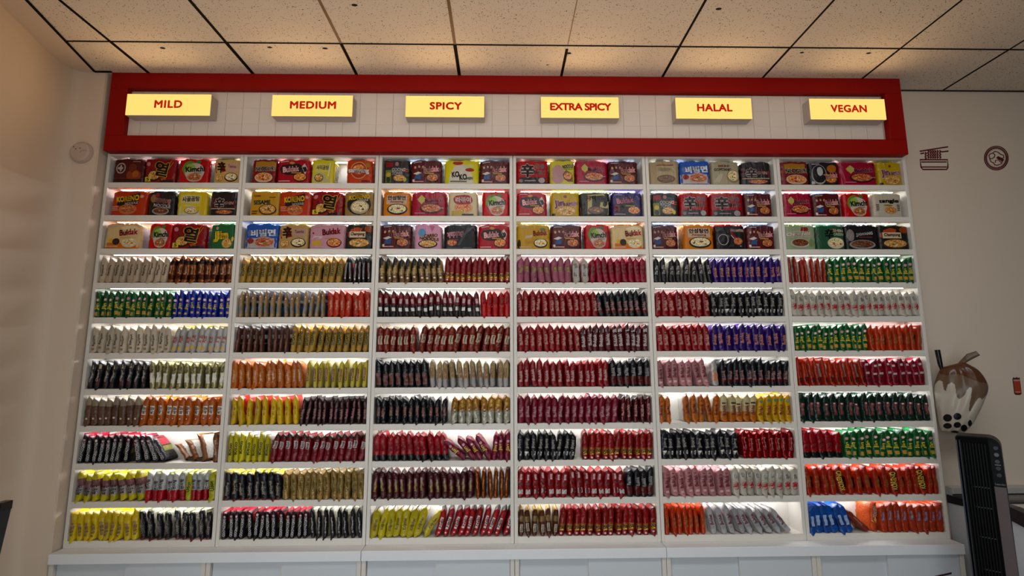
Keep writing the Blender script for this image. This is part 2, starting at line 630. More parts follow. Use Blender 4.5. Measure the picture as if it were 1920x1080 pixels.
def packet_mesh(key, D, var):
    rnd = random.Random(zlib.crc32((key + str(var)).encode()))
    ph = [rnd.uniform(0, 6.28) for _ in range(8)]
    sway, tw = rnd.uniform(-.0032, .0032), rnd.uniform(-.05, .05)
    fin_t, fin_b = rnd.uniform(-.006, .006), rnd.uniform(-.005, .005)
    droop = (0.0, .009, .006, 0.0)[var % 4]
    rise = rnd.choice((0.0, 0.0, .003, .005))
    flat = rnd.uniform(.86, 1.0)

    def shape(x, y, s):
        """crumple: the same for film and print"""
        z = s * PH
        k = math.sin(PI * min(max(s, 0), 1))
        x += sway * math.sin(s * 5 + ph[0]) + tw * y * (s - .5)
        tri = lambda q: abs((q / PI) % 2 - 1) * 2 - 1
        x += .0014 * tri(s * 21 + ph[1] + y * 70) * k
        y += .0026 * tri(s * 13 + ph[2] + x * 110) * k + .0014 * tri(s * 37 + ph[3] - x * 170) * k
        if s > .86:
            x += fin_t * (s - .86) / .14
            if y < 0:
                z += rise * (s - .86) / .14 * min(1, -y / .05)
        if s < .075:
            q = (.075 - s) / .075
            x += fin_b * q
            if droop and y < -.03:
                q *= min(1, (-y - .03) / .018)
                z -= droop * q
                y -= .010 * q
                x = x * (1 - .55 * q) + fin_b * 1.5 * q
        return (x, y, z)

    NR = [0, .018, .045, .08, .12] + [.12 + (i + 1) * .73 / 15 for i in range(15)] + [.87, .89, .91, .93, .952, .972, 1.0]
    NA = 20
    mb = MB()
    P = []
    for s in NR:
        t, d = prof_at(s)
        t, d = t * PTK / 2 * (flat if .1 < s < .9 else 1), d * PD / 2
        for a in range(NA):
            th = 2 * PI * a / NA
            c_, s_ = math.cos(th), math.sin(th)
            e_ = 2 / 4.5
            P.append((t * math.copysign(abs(c_) ** e_, c_), d * math.copysign(abs(s_) ** e_, s_), s))
    V = [shape(*p) for p in P]
    base, face = D['base'], D.get('face', D['base'])
    mt = D.get('metal', 0)
    fc = {}

    def fm(c):
        if c not in fc:
            fc[c] = film(c, metal=mt, rough=D.get('rough', .32))
        return fc[c]

    for r in range(len(NR) - 1):
        s = (NR[r] + NR[r + 1]) / 2
        for a in range(NA):
            th = 2 * PI * (a + .5) / NA
            front = math.sin(th) < -.45
            c = base if front else face
            for (s0, s1, bc) in (D.get('bands', ()) if front else D.get('fbands', D.get('bands', ()))):
                if s0 <= s <= s1:
                    c = bc
            dg = D.get('diag')
            if dg and front and s > dg[0] + dg[1] * math.cos(th):
                c = dg[2]
            if s > .93:
                c = D['top'] if key in KEEPTOP else c
            elif s < .06:
                c = D.get('bot', c)
            i0 = r * NA + a
            i1 = r * NA + (a + 1) % NA
            mb.poly([V[i0], V[i1], V[i1 + NA], V[i0 + NA]], fm(c), True)
    # weld the skin
    bm = bmesh.new()
    me0 = mb.mesh('skin')
    bm.from_mesh(me0)
    bpy.data.meshes.remove(me0)
    bmesh.ops.remove_doubles(bm, verts=bm.verts, dist=1e-6)
    bm.verts.index_update()
    out = MB()
    out.mats = list(mb.mats)
    out.v = [tuple(v.co) for v in bm.verts]
    for f in bm.faces:
        out.f.append(tuple(v.index for v in f.verts))
        out.m.append(f.material_index)
        out.sm.append(True)
    bm.free()

    def onfront(x, s, lift):
        t, d = prof_at(s)
        t, d = t * PTK / 2 * (flat if .1 < s < .9 else 1), d * PD / 2
        x = max(-t * .93, min(t * .93, x))
        y = -d * (1 - abs(x / t) ** 4.5) ** (1 / 4.5) - lift
        return shape(x, y, s)

    def pm(c):
        return paint(c, .4, 'print_' + c.lstrip('#'), spec=.4)

    def dim(c):
        return ''.join('%02x' % int(int(c[i:i + 2], 16) * .86) for i in (0, 2, 4))

    jit = rnd.uniform(-.03, .03)
    shift = rnd.choice((0, 0, 0, .002, -.003))
    for (s0, s1, hw, c) in D.get('boxes', ()):
        hw *= PTK / 2
        ns = max(2, int((s1 - s0) * 24))
        for k in range(ns):
            a, c2 = s0 + jit + (s1 - s0) * k / ns, s0 + jit + (s1 - s0) * (k + 1) / ns
            for xa, xb in ((-hw, 0), (0, hw)):
                out.poly([onfront(xa + shift, a, .0006), onfront(xb + shift, a, .0006), onfront(xb + shift, c2, .0006), onfront(xa + shift, c2, .0006)], pm(c), True)
    for (s0, s1) in D.get('bar', ()):
        hw = .55 * PTK / 2
        out.poly([onfront(-hw + shift, s0 + jit, .0007), onfront(hw + shift, s0 + jit, .0007), onfront(hw + shift, s1 + jit, .0007), onfront(-hw + shift, s1 + jit, .0007)], pm('d8d4cc'))
        for q in range(4):
            xa = -hw + hw * (.25 + .45 * q)
            xb = xa + hw * .2
            a, c2 = s0 + .012 + jit, s1 - .012 + jit
            out.poly([onfront(xa + shift, a, .001), onfront(xb + shift, a, .001), onfront(xb + shift, c2, .001), onfront(xa + shift, c2, .001)], pm('2a2826'))
    for (s0, r, c) in D.get('dots', ()):
        k = 14
        r *= PTK / 2
        out.poly([onfront(shift + r * math.cos(2 * PI * i / k), s0 + jit + r / PH * math.sin(2 * PI * i / k), .0009) for i in range(k)], pm(c))
        out.poly([onfront(shift + r * .6 * math.cos(2 * PI * i / k), s0 + jit + r * .6 / PH * math.sin(2 * PI * i / k), .0012) for i in range(k)], pm(D.get('dot2', 'e8d8c8')))
    for (t, c, sc_, L, hf) in D.get('tx', ()):
        tv, tf, (x0, x1, y0, y1) = text2d(t, .035, 1.0, 3)
        k1 = L * PH * 1.02 / (x1 - x0)
        k2 = min(hf * 1.08, .68) * PTK / (y1 - y0)
        up = D.get('dir', 1)
        vs = [onfront(shift - up * (y - (y0 + y1) / 2) * k2, sc_ + jit + up * (x - (x0 + x1) / 2) * k1 / PH, .0013) for x, y in tv]
        out.add(vs, tf, pm(dim(c)))
    return out.mesh(D['name'])


def S(name, desc, base, **k):
    d = dict(name=name, desc=desc, base=base)
    d.update(k)
    return d


BK, WT = '17151a', 'd9d4ca'
SD = {
    'beige': S('beige_noodle_packet', 'beige packet with dark brown lettering', 'c9b498', face='b98f78', tx=[('Ramyun', '3c2418', .5, .42, .34)], bands=[(.0, .12, 'c4ae90')]),
    'bronze': S('copper_noodle_packet', 'shiny copper foil packet with dark patches', 'a8653a', metal=.75, rough=.28, bands=[(.12, .3, '5a2c18'), (.72, .86, '3c2c28')], boxes=[(.35, .62, .5, '4a1c10')], tx=[('Ramen', 'e0b890', .5, .3, .28)]),
    'green': S('green_noodle_packet', 'green packet with yellow lettering', '175c2b', face='1c6a34', tx=[('Jin', 'f0d23c', .42, .25, .62)], dots=[(.68, .5, 'c08a8a')], boxes=[(.08, .22, .6, 'b88a30')]),
    'blue': S('blue_noodle_packet', 'blue packet with yellow lettering', '1d2f9a', face='2440b8', tx=[('Jin', 'f0d23c', .42, .23, .58)], dots=[(.66, .5, 'c89aa4')], boxes=[(.12, .2, .4, 'c0a040')]),
    'cream': S('cream_noodle_packet', 'cream packet with brown script lettering', 'd6c8b0', face='cbbba2', tx=[('Ramyun', '503828', .48, .4, .36)], boxes=[(.12, .2, .35, '8a7058')]),
    'cheese': S('silver_noodle_packet', 'silvery white packet with red lettering', 'c9c5c0', face='d8cfa8', top='dcca5a', tx=[('치즈', 'c01c20', .5, .26, .66)], boxes=[(.1, .24, .55, 'd0a440')]),
    'blackbeige': S('black_noodle_packet', 'black packet with grey lettering and beige corner', BK, face='231c1c', bands=[(.66, .9, '2a2422')], boxes=[(.7, .86, .7, 'b8a888'), (.1, .3, .7, '5a1c18')], tx=[('Chapaguri', 'c8c0bc', .45, .4, .4)], thin=0.75),
    'palegold': S('pale_gold_noodle_packet', 'pale gold foil packet with white label', 'b5ab78', metal=.55, rough=.3, boxes=[(.2, .55, .6, 'd6d2c8')], tx=[('Guksu', '3a3428', .68, .22, .4)], thin=0.85),
    'taupe': S('brown_noodle_packet', 'matte brown packet with pale top', '6a4a38', face='7a6048', bands=[(.7, 1, 'a09078')], dots=[(.25, .35, 'b09884')]),
    'orangelabel': S('orange_noodle_packet', 'orange packet with white label', 'bd5f1a', face='d87c30', boxes=[(.36, .68, .52, 'd8d0c8')], tx=[('짜장', '3a2018', .52, .26, .44)], dots=[(.22, .4, 'a02c1c')]),
    'blackwhite': S('black_noodle_packet', 'black packet with tall white lettering', BK, top='c8283c', face='201c1e', tx=[('ODONGTONG', 'd6d2d0', .42, .62, .46)], dots=[(.8, .45, 'b88c92')], fbands=[(.55, .85, 'b83a44'), (.3, .5, '8a8a3a')], thin=0.8),
    'browntip': S('brown_noodle_packet', 'brown packet with large white face', '7a451c', face='e2ded6', top='8a5424', bot='6a3a18', tx=[('Seolleong', 'd8c8a8', .5, .5, .3)]),
    'yellowpurple': S('yellow_noodle_packet', 'yellow packet with purple band and black lettering', 'd2c22a', face='cbbb40', bands=[(.5, .74, '8c5c60'), (.24, .5, 'b8aca4')], fbands=[(.3, .74, '6a3a3c')], tx=[('짜장면', '201c20', .38, .3, .6)], thin=0.85),
    'whitered': S('white_noodle_packet', 'white packet with red foot and black lettering', 'c8c8c6', face='d4d4c4', top='d8d89a', bands=[(.0, .34, 'b01824')], tx=[('면사랑', '202428', .56, .34, .52)]),
    'limegreen': S('lime_noodle_packet', 'lime green packet with black lettering', 'c2c02c', face='cfcc58', tx=[('Udon', '2c3020', .5, .34, .48)]),
    'yellow': S('yellow_noodle_packet', 'plain yellow packet with faint pinkish lettering', 'e4c41c', face='e6cc2c', tx=[('열무', 'a8787c', .5, .2, .5), ('비빔면', '70585c', .3, .3, .5)]),
    'blackgrey': S('black_noodle_packet', 'black packet with white face and grey lettering', BK, face='cfcabd', top='d8d4a0', bot='8a2228', tx=[('CHAMPONG', '9c9488', .42, .46, .42)], bar=[(.66, .84)], thin=0.72),
    'sesame': S('mustard_noodle_packet', 'mustard packet with dark green lettering', 'b58c3a', face='5a3820', fbands=[(.7, 1, 'c89a38'), (0, .15, 'c89a38')], top='d0a84a', tx=[('SESAME', '15402c', .5, .5, .5)], dots=[(.8, .35, 'b05848')], thin=0.86),
    'blackred': S('black_noodle_packet', 'black packet with white lettering and red edge', BK, fbands=[(.3, .8, 'c02c28')], tx=[('ODONGTONG', 'c8c4c4', .48, .56, .4)], dots=[(.16, .4, 'b88c8c')], thin=0.75),
    'navytan': S('navy_noodle_packet', 'navy and tan packet with blue foot', 'a88c5e', face='1a2046', bands=[(.0, .14, 'b89868')], fbands=[(.1, .4, '2c5078'), (.56, .66, 'c8ccd4')], boxes=[(.2, .46, .4, '6a7c90')], dots=[(.76, .4, 'b84a50')], thin=0.62),
    'redorange': S('red_orange_noodle_packet', 'red orange packet with cream script lettering', 'b8321c', face='c03c24', tx=[('Yopokki', 'e0b898', .42, .36, .36)]),
    'brownR': S('dark_brown_noodle_packet', 'dark brown packet with white letter face', '5a3428', face='1e1614', top='6a4430', fbands=[(.5, .64, 'c8c4bc'), (.3, .34, '8a8078')], boxes=[(.1, .5, .3, '6a4030')], thin=0.66),
    'orangetext': S('orange_noodle_packet', 'orange packet with cream lettering', 'bd601a', face='d87c38', top='e89460', tx=[('Yopokki', 'ecc8a0', .42, .46, .36)]),
    'yellowmaroon': S('pale_yellow_noodle_packet', 'pale yellow packet with maroon lettered stripe', 'cdb83e', face='e0d8b0', top='dccc48', boxes=[(.22, .7, .42, '6a1c1c')], tx=[('JJAJANG', 'd8c0a0', .46, .44, .24)], bands=[(0, .14, 'c4b458')], thin=0.72),
    'yellowred': S('yellow_noodle_packet', 'yellow packet with red face', 'deb41e', face='b8281c', fbands=[(0, .3, 'deb41e')], top='d87c28', tx=[('라면', 'b08a30', .5, .3, .3)], thin=0.68),
    'maroonblack': S('dark_maroon_noodle_packet', 'dark maroon packet with pinkish lettering', '35161a', face='2a1214', tx=[('Buldak', 'b07c7c', .4, .38, .46)], boxes=[(.62, .82, .3, '6a4a48')], thin=0.82),
    'yellowblack': S('yellow_noodle_packet', 'yellow and white packet with black lettering', 'd4c62a', face='d0cfc8', tx=[('Koko', '24241c', .46, .42, .52)], thin=0.85),
    'redlabel': S('dark_red_noodle_packet', 'dark red packet with white label', '7c1420', face='8a1c28', top='a83440', boxes=[(.46, .72, .5, 'b8aca8')], tx=[('Buldak', '4a1018', .59, .22, .34)], bands=[(.8, .92, '4a2018')]),
    'blackyellowtop': S('black_noodle_packet', 'black packet with yellow top and khaki lettering', BK, face='1c1a1a', top='d8c84a', fbands=[(.86, 1, 'd8c84a')], bot='8a2428', tx=[('Jjajang', 'a89c80', .4, .46, .34)]),
    'khaki': S('khaki_noodle_packet', 'khaki foil packet with olive lettering', 'a3844a', metal=.25, face='8a7040', tx=[('Chacharoni', '5c5418', .5, .5, .42)], top='c8ac70'),
    'blackthin': S('black_noodle_packet', 'black packet with thin white lettering', BK, face='c8c4b4', tx=[('Chapagetti', 'd0ccc8', .5, .42, .34)], boxes=[(.18, .26, .3, '8a8680')], thin=0.7),
    'golddiag': S('gold_brown_noodle_packet', 'gold and brown packet with slanted black corner', 'a8864a', face='6a4a24', diag=(.62, .35, '1c1816'), bands=[(.06, .34, '6e5038')], dots=[(.2, .4, 'c8a858')], tx=[('Jjajang', 'dcc89a', .42, .28, .32)]),
    'redflame': S('red_noodle_packet', 'red packet with black letter on yellow flame', '84161c', face='8a1a20', bands=[(.08, .3, 'a8501c')], boxes=[(.16, .36, .45, 'd6a82c')], tx=[('열', '1a0c08', .27, .14, .7)], dots=[(.1, .36, 'b07c80')]),
    'maroonwhitelabel': S('black_maroon_noodle_packet', 'black and maroon packet with white label', '1e1216', face='d8d4cc', bands=[(.46, .86, '7a1624')], boxes=[(.22, .36, .55, 'cfccc6'), (.52, .7, .45, 'b09a98')], thin=0.85),
    'brightred': S('red_noodle_packet', 'bright red packet with dark lettering', 'b81c1c', face='c42828', top='d84038', tx=[('Buldak', '6a1014', .6, .3, .36)]),
    'brownlabel': S('red_brown_noodle_packet', 'red brown packet with beige label', '7a2416', face='6a1e14', top='b89c6a', boxes=[(.3, .62, .55, 'b09a80')], tx=[('Champong', '50382c', .46, .28, .3)], rough=.24),
    'blackbrown': S('black_noodle_packet', 'black packet with red brown panel', BK, face='141216', boxes=[(.12, .55, .62, '58241a')], tx=[('Jjawang', '8a6a58', .4, .28, .3)], rough=.24),
    'tansilver': S('tan_noodle_packet', 'tan and silver packet with brown lettered stripe', 'b09a62', face='4a2414', bands=[(.0, .3, 'b0acaa')], top='cdb878', boxes=[(.34, .72, .4, '7a4a34')], tx=[('Kalguksu', 'c8a888', .52, .34, .24)], thin=0.8),
    'blackpatch': S('black_noodle_packet', 'black packet with faded brown lettering', BK, face='181518', top='303034', boxes=[(.26, .62, .5, '4a2822')], tx=[('Buldak', 'a87868', .44, .3, .34)], rough=.24, thin=0.8),
    'goldsilver': S('gold_noodle_packet', 'gold packet with silver foot', 'b5853a', metal=.35, bands=[(0, .44, 'b8b4a0')], face='a8783a', tx=[('사리', '6a4a4a', .5, .2, .4)], dots=[(.5, .35, '8a3a44')]),
    'redblack': S('red_noodle_packet', 'red packet with black foot and gold edging', 'a01620', face='8a121a', bands=[(0, .2, '141012')], top='d04a44', tx=[('Shin', '6a0c14', .5, .3, .4)], boxes=[(.2, .24, .8, '8a5a30')]),
    'maroonjin': S('maroon_noodle_packet', 'maroon packet with yellow lettering', '7c1630', face='8a2840', top='d0607a', tx=[('Jin', 'd8c03c', .46, .25, .6)], dots=[(.68, .45, 'b88088')]),
    'maroonstripe': S('dark_maroon_noodle_packet', 'dark maroon packet with pale lettered stripe', '4a141a', face='3c1014', top='8a3a3a', boxes=[(.3, .7, .26, '8a7468')], tx=[('Buldak', 'a8942c', .4, .3, .3)]),
    'copper': S('copper_noodle_packet', 'copper foil packet with dark edges', '9a5228', metal=.65, face='6a2c14', top='e0a068', tx=[('Champ', 'd8a878', .5, .34, .26)], thin=0.75),
    'yellowlean': S('yellow_noodle_packet', 'lemon yellow packet with brownish lettering', 'c8b62a', face='c8beb0', top='d4c43a', tx=[('Kalguksu', '7a6038', .44, .4, .42)]),
    'rednabi': S('red_noodle_packet', 'red packet with white lettered label', 'a8161e', face='1c1414', top='d04040', boxes=[(.24, .66, .4, 'c8beba')], tx=[('Nabi', '301a1a', .46, .3, .34)], dots=[(.12, .35, 'c85050')], thin=0.75),
    'mauve': S('mauve_pink_noodle_packet', 'mauve pink packet with olive oval badge', '9a4e62', face='a85c72', boxes=[(.4, .62, .55, '5c5026')], tx=[('Buldak', 'b8a058', .5, .2, .34)]),
    'pinkwhite': S('pink_white_noodle_packet', 'pale packet showing printed white edge', 'b4a89c', face='a85870', bar=[(.24, .78)]),
    'crimson': S('crimson_noodle_packet', 'crimson packet with dark gold lettering', '94142e', face='a01c38', top='c83c54', tx=[('Buldak', '6a3a24', .52, .3, .34)], bands=[(.3, .7, '861028')]),
    'redbuldak': S('red_noodle_packet', 'red packet with beige lettering', '8c161c', face='961c22', tx=[('Buldak', 'c89a86', .44, .4, .4)], dots=[(.72, .34, '2a1414')], dot2='b88048'),
    'blackpink': S('black_noodle_packet', 'black packet with pinkish lettering', BK, face='1a1618', tx=[('Buldak', 'b07c78', .42, .34, .46)], bands=[(.12, .3, '4a1818')]),
    'redcode': S('dark_red_noodle_packet', 'dark red packet with white lettering and barcode', '54141a', face='8a1c24', top='a84a48', tx=[('Buldak', 'd0c0bc', .42, .44, .48)], bar=[(.72, .86)]),
    'redwhite': S('red_noodle_packet', 'red packet with white lettering', '8c1218', face='981a20', top='c44a48', tx=[('Buldak', 'd0aaa4', .42, .42, .38)], bands=[(.88, .93, 'a83030')]),
    'blackfoot': S('black_noodle_packet', 'black packet with grey lettering and red foot', BK, face='1a1618', tx=[('Buldak', 'a09898', .56, .3, .44)], bands=[(.1, .34, '5a1c1a')]),
    'darkcrimson': S('crimson_noodle_packet', 'dark crimson packet with pinkish lettering', '781428', face='861c34', top='c0465e', tx=[('Buldak', 'c08a90', .44, .38, .38)]),
    'redglint': S('dark_red_noodle_packet', 'glossy dark red packet with black face', '5a1016', face='1a1014', rough=.2, tx=[('Buldak', 'd09088', .46, .44, .4)], thin=0.75),
    'blackbar': S('black_noodle_packet', 'black packet with white lettering and barcode', BK, face='1c1818', tx=[('Jjajang', '9c968c', .56, .34, .46)], bar=[(.14, .28)], top='2a2426'),
    'redyellow': S('red_noodle_packet', 'red packet with yellow flame and black letter', '8e1a18', face='8a1a18', bands=[(.18, .4, 'a04a1c')], top='d86848', boxes=[(.2, .38, .5, 'd6a02c')], tx=[('열', '1a0c08', .3, .15, .74)], dots=[(.1, .36, 'b87c84')]),
    'redbadge': S('red_noodle_packet', 'red packet with round dark badge and barcode', '8a141a', face='94181e', top='e0787a', dots=[(.5, .5, '4a0c10')], dot2='741016', bar=[(.14, .3)], boxes=[(.64, .84, .26, 'b89a98')]),
    'goldbrown': S('gold_brown_noodle_packet', 'gold and brown packet with pale label', '5a2c1c', face='b89858', rough=.24, top='d8b878', boxes=[(.16, .44, .5, 'b8ac98')], tx=[('Bibim', '3a2418', .3, .24, .34)], bands=[(.5, .72, '8a6a3a')], thin=0.75),
    'blackedge': S('black_noodle_packet', 'black packet with white edge and lettering', BK, face='b8b4a8', tx=[('Zha Zha', 'b8b4ac', .5, .36, .44)], thin=0.7),
    'purple': S('purple_noodle_packet', 'purple packet with orange lettering', '341a66', face='40207a', tx=[('Buldak', 'd08060', .44, .38, .44)], top='3c2a9a', rough=.26),
    'pink': S('pink_noodle_packet', 'dusty pink packet with dark red lettering', 'b87c7e', face='c48c90', tx=[('Buldak', '6a1420', .5, .38, .46)], top='d8a8a8', boxes=[(.12, .2, .4, 'c8a0a0'), (.74, .78, .3, '7a3a3c')]),
    'clearfood': S('clear_noodle_packet', 'clear silver packet with orange noodle picture', 'b8b0ac', metal=.3, face='c8c4c0', boxes=[(.16, .5, .7, 'c8682c')]),
    'orangebuldak': S('orange_noodle_packet', 'orange packet with dark red lettering', 'bb621c', face='e8e4dc', tx=[('Buldak', '6a1418', .46, .36, .42)], top='d88848', boxes=[(.74, .78, .35, '7a3020')], thin=0.88),
    'creamorange': S('cream_noodle_packet', 'cream and orange packet with dark red lettering', 'c8a878', face='d8ccb8', bands=[(0, .34, 'c0681c'), (.62, .9, 'd0c090')], tx=[('Buldak', '6a1418', .44, .36, .42)], boxes=[(.66, .72, .6, '3a2420')]),
    'yellowbuldak': S('yellow_noodle_packet', 'golden yellow packet with dark red lettering', 'cf9c1e', face='d8b040', tx=[('Buldak', '8a2418', .44, .36, .46)], dots=[(.78, .5, '4c7c4c')], dot2='6a946a', top='e0c038'),
    'redmetal': S('red_noodle_packet', 'shiny red foil packet with dark lettering', '9a1c1e', metal=.5, rough=.24, face='7a1416', top='d04a40', tx=[('Champong', 'c0847c', .5, .44, .32)]),
    'whiteoval': S('white_noodle_packet', 'white packet with red oval badge and barcode', 'c9c0b0', face='d0c6b6', top='d8ccc0', dots=[(.36, .78, '9a1e22'), (.3, .7, '9a1e22'), (.42, .7, '9a1e22')], dot2='a42428', bar=[(.6, .78)], tx=[('떡볶이', 'd8c8bc', .36, .24, .44)], bot='b8b0a8'),
    'silverbuldak': S('silver_noodle_packet', 'silver grey packet with maroon lettering', 'b4b0b2', face='e0dcdc', top='c8c4c6', tx=[('Buldak', '6a1828', .5, .36, .46)], boxes=[(.18, .26, .5, '8a8488')], fbands=[(.5, .66, 'd8a0b4')], thin=0.8),
    'stripe': S('red_noodle_packet', 'slim red packet with white edge', 'a02a1c', face='d8d2cc', tx=[('Yopokki', 'cc8868', .5, .5, .3)], thin=0.62),
    'orangered': S('orange_red_noodle_packet', 'orange red packet with faint gold lettering', 'c03a1a', face='c84420', fbands=[(.2, .6, '241818')], top='e07850', tx=[('KORENO', '9a6c24', .44, .4, .4)], thin=0.82),
    'redwhitelabel': S('orange_red_noodle_packet', 'orange red packet with white face label', 'b03420', face='c4bcb8', top='d86048', fbands=[(0, .3, 'b03420'), (.78, 1, 'b03420')], boxes=[(.12, .3, .4, '2c1818')], thin=0.7),
    'crimsonface': S('crimson_noodle_packet', 'crimson packet with small white print', '8a1226', face='94182c', top='c8344c', boxes=[(.74, .82, .4, 'c8bcb8'), (.42, .5, .5, 'b8a09c')], tx=[('Buldak', '4a0c18', .28, .3, .4)]),
    'darkgreen': S('dark_green_noodle_packet', 'dark green packet with maroon label', '10281e', face='18382a', top='2c5c48', boxes=[(.2, .66, .5, '5a2c2c')], tx=[('Veggie', '9a6c68', .42, .36, .3)], dots=[(.62, .34, 'a86064')], rough=.24),
    'koreno': S('orange_red_noodle_packet', 'orange red packet with black lettered face', 'a82a18', face='b8321c', top='e06850', fbands=[(.2, .6, '1e1412')], tx=[('KORENO', '8a6a22', .46, .4, .36)], thin=0.78),
    'korenoface': S('orange_red_noodle_packet', 'orange red packet turned to show yellow lettering', 'a82a18', face='b8321c', top='e06850', boxes=[(.1, .86, .8, '1a1212')], tx=[('KORENO', 'e0c43a', .48, .66, .66)]),
    'bluewhite': S('blue_noodle_packet', 'blue and white packet with navy edge', '2456a8', face='c8ccd4', top='4c8ce0', bands=[(.2, .5, '1c3474')], fbands=[(.55, 1, '2a5cc0')], boxes=[(.24, .6, .34, '8aa4c8')]),
    'brownlean': S('brown_red_noodle_packet', 'brown red packet leaning over', '8a3424', face='7a2c1c', tx=[('Donkatsu', 'c88a78', .5, .4, .3)]),
    'orangeface': S('orange_noodle_packet', 'orange packet turned to show round picture', 'c85028', face='d8643c', tx=[('DONKATSU', 'e8d4c0', .7, .36, .6)], dots=[(.42, .95, 'e8b090')], dot2='e0a83c'),
    'orangepurple': S('orange_red_noodle_packet', 'orange red packet with purple lettering', 'b03c20', face='b84428', top='dc7c64', boxes=[(.42, .76, .4, '6a405c')], tx=[('Yakisoba', 'c8a0a8', .59, .3, .28)]),
}

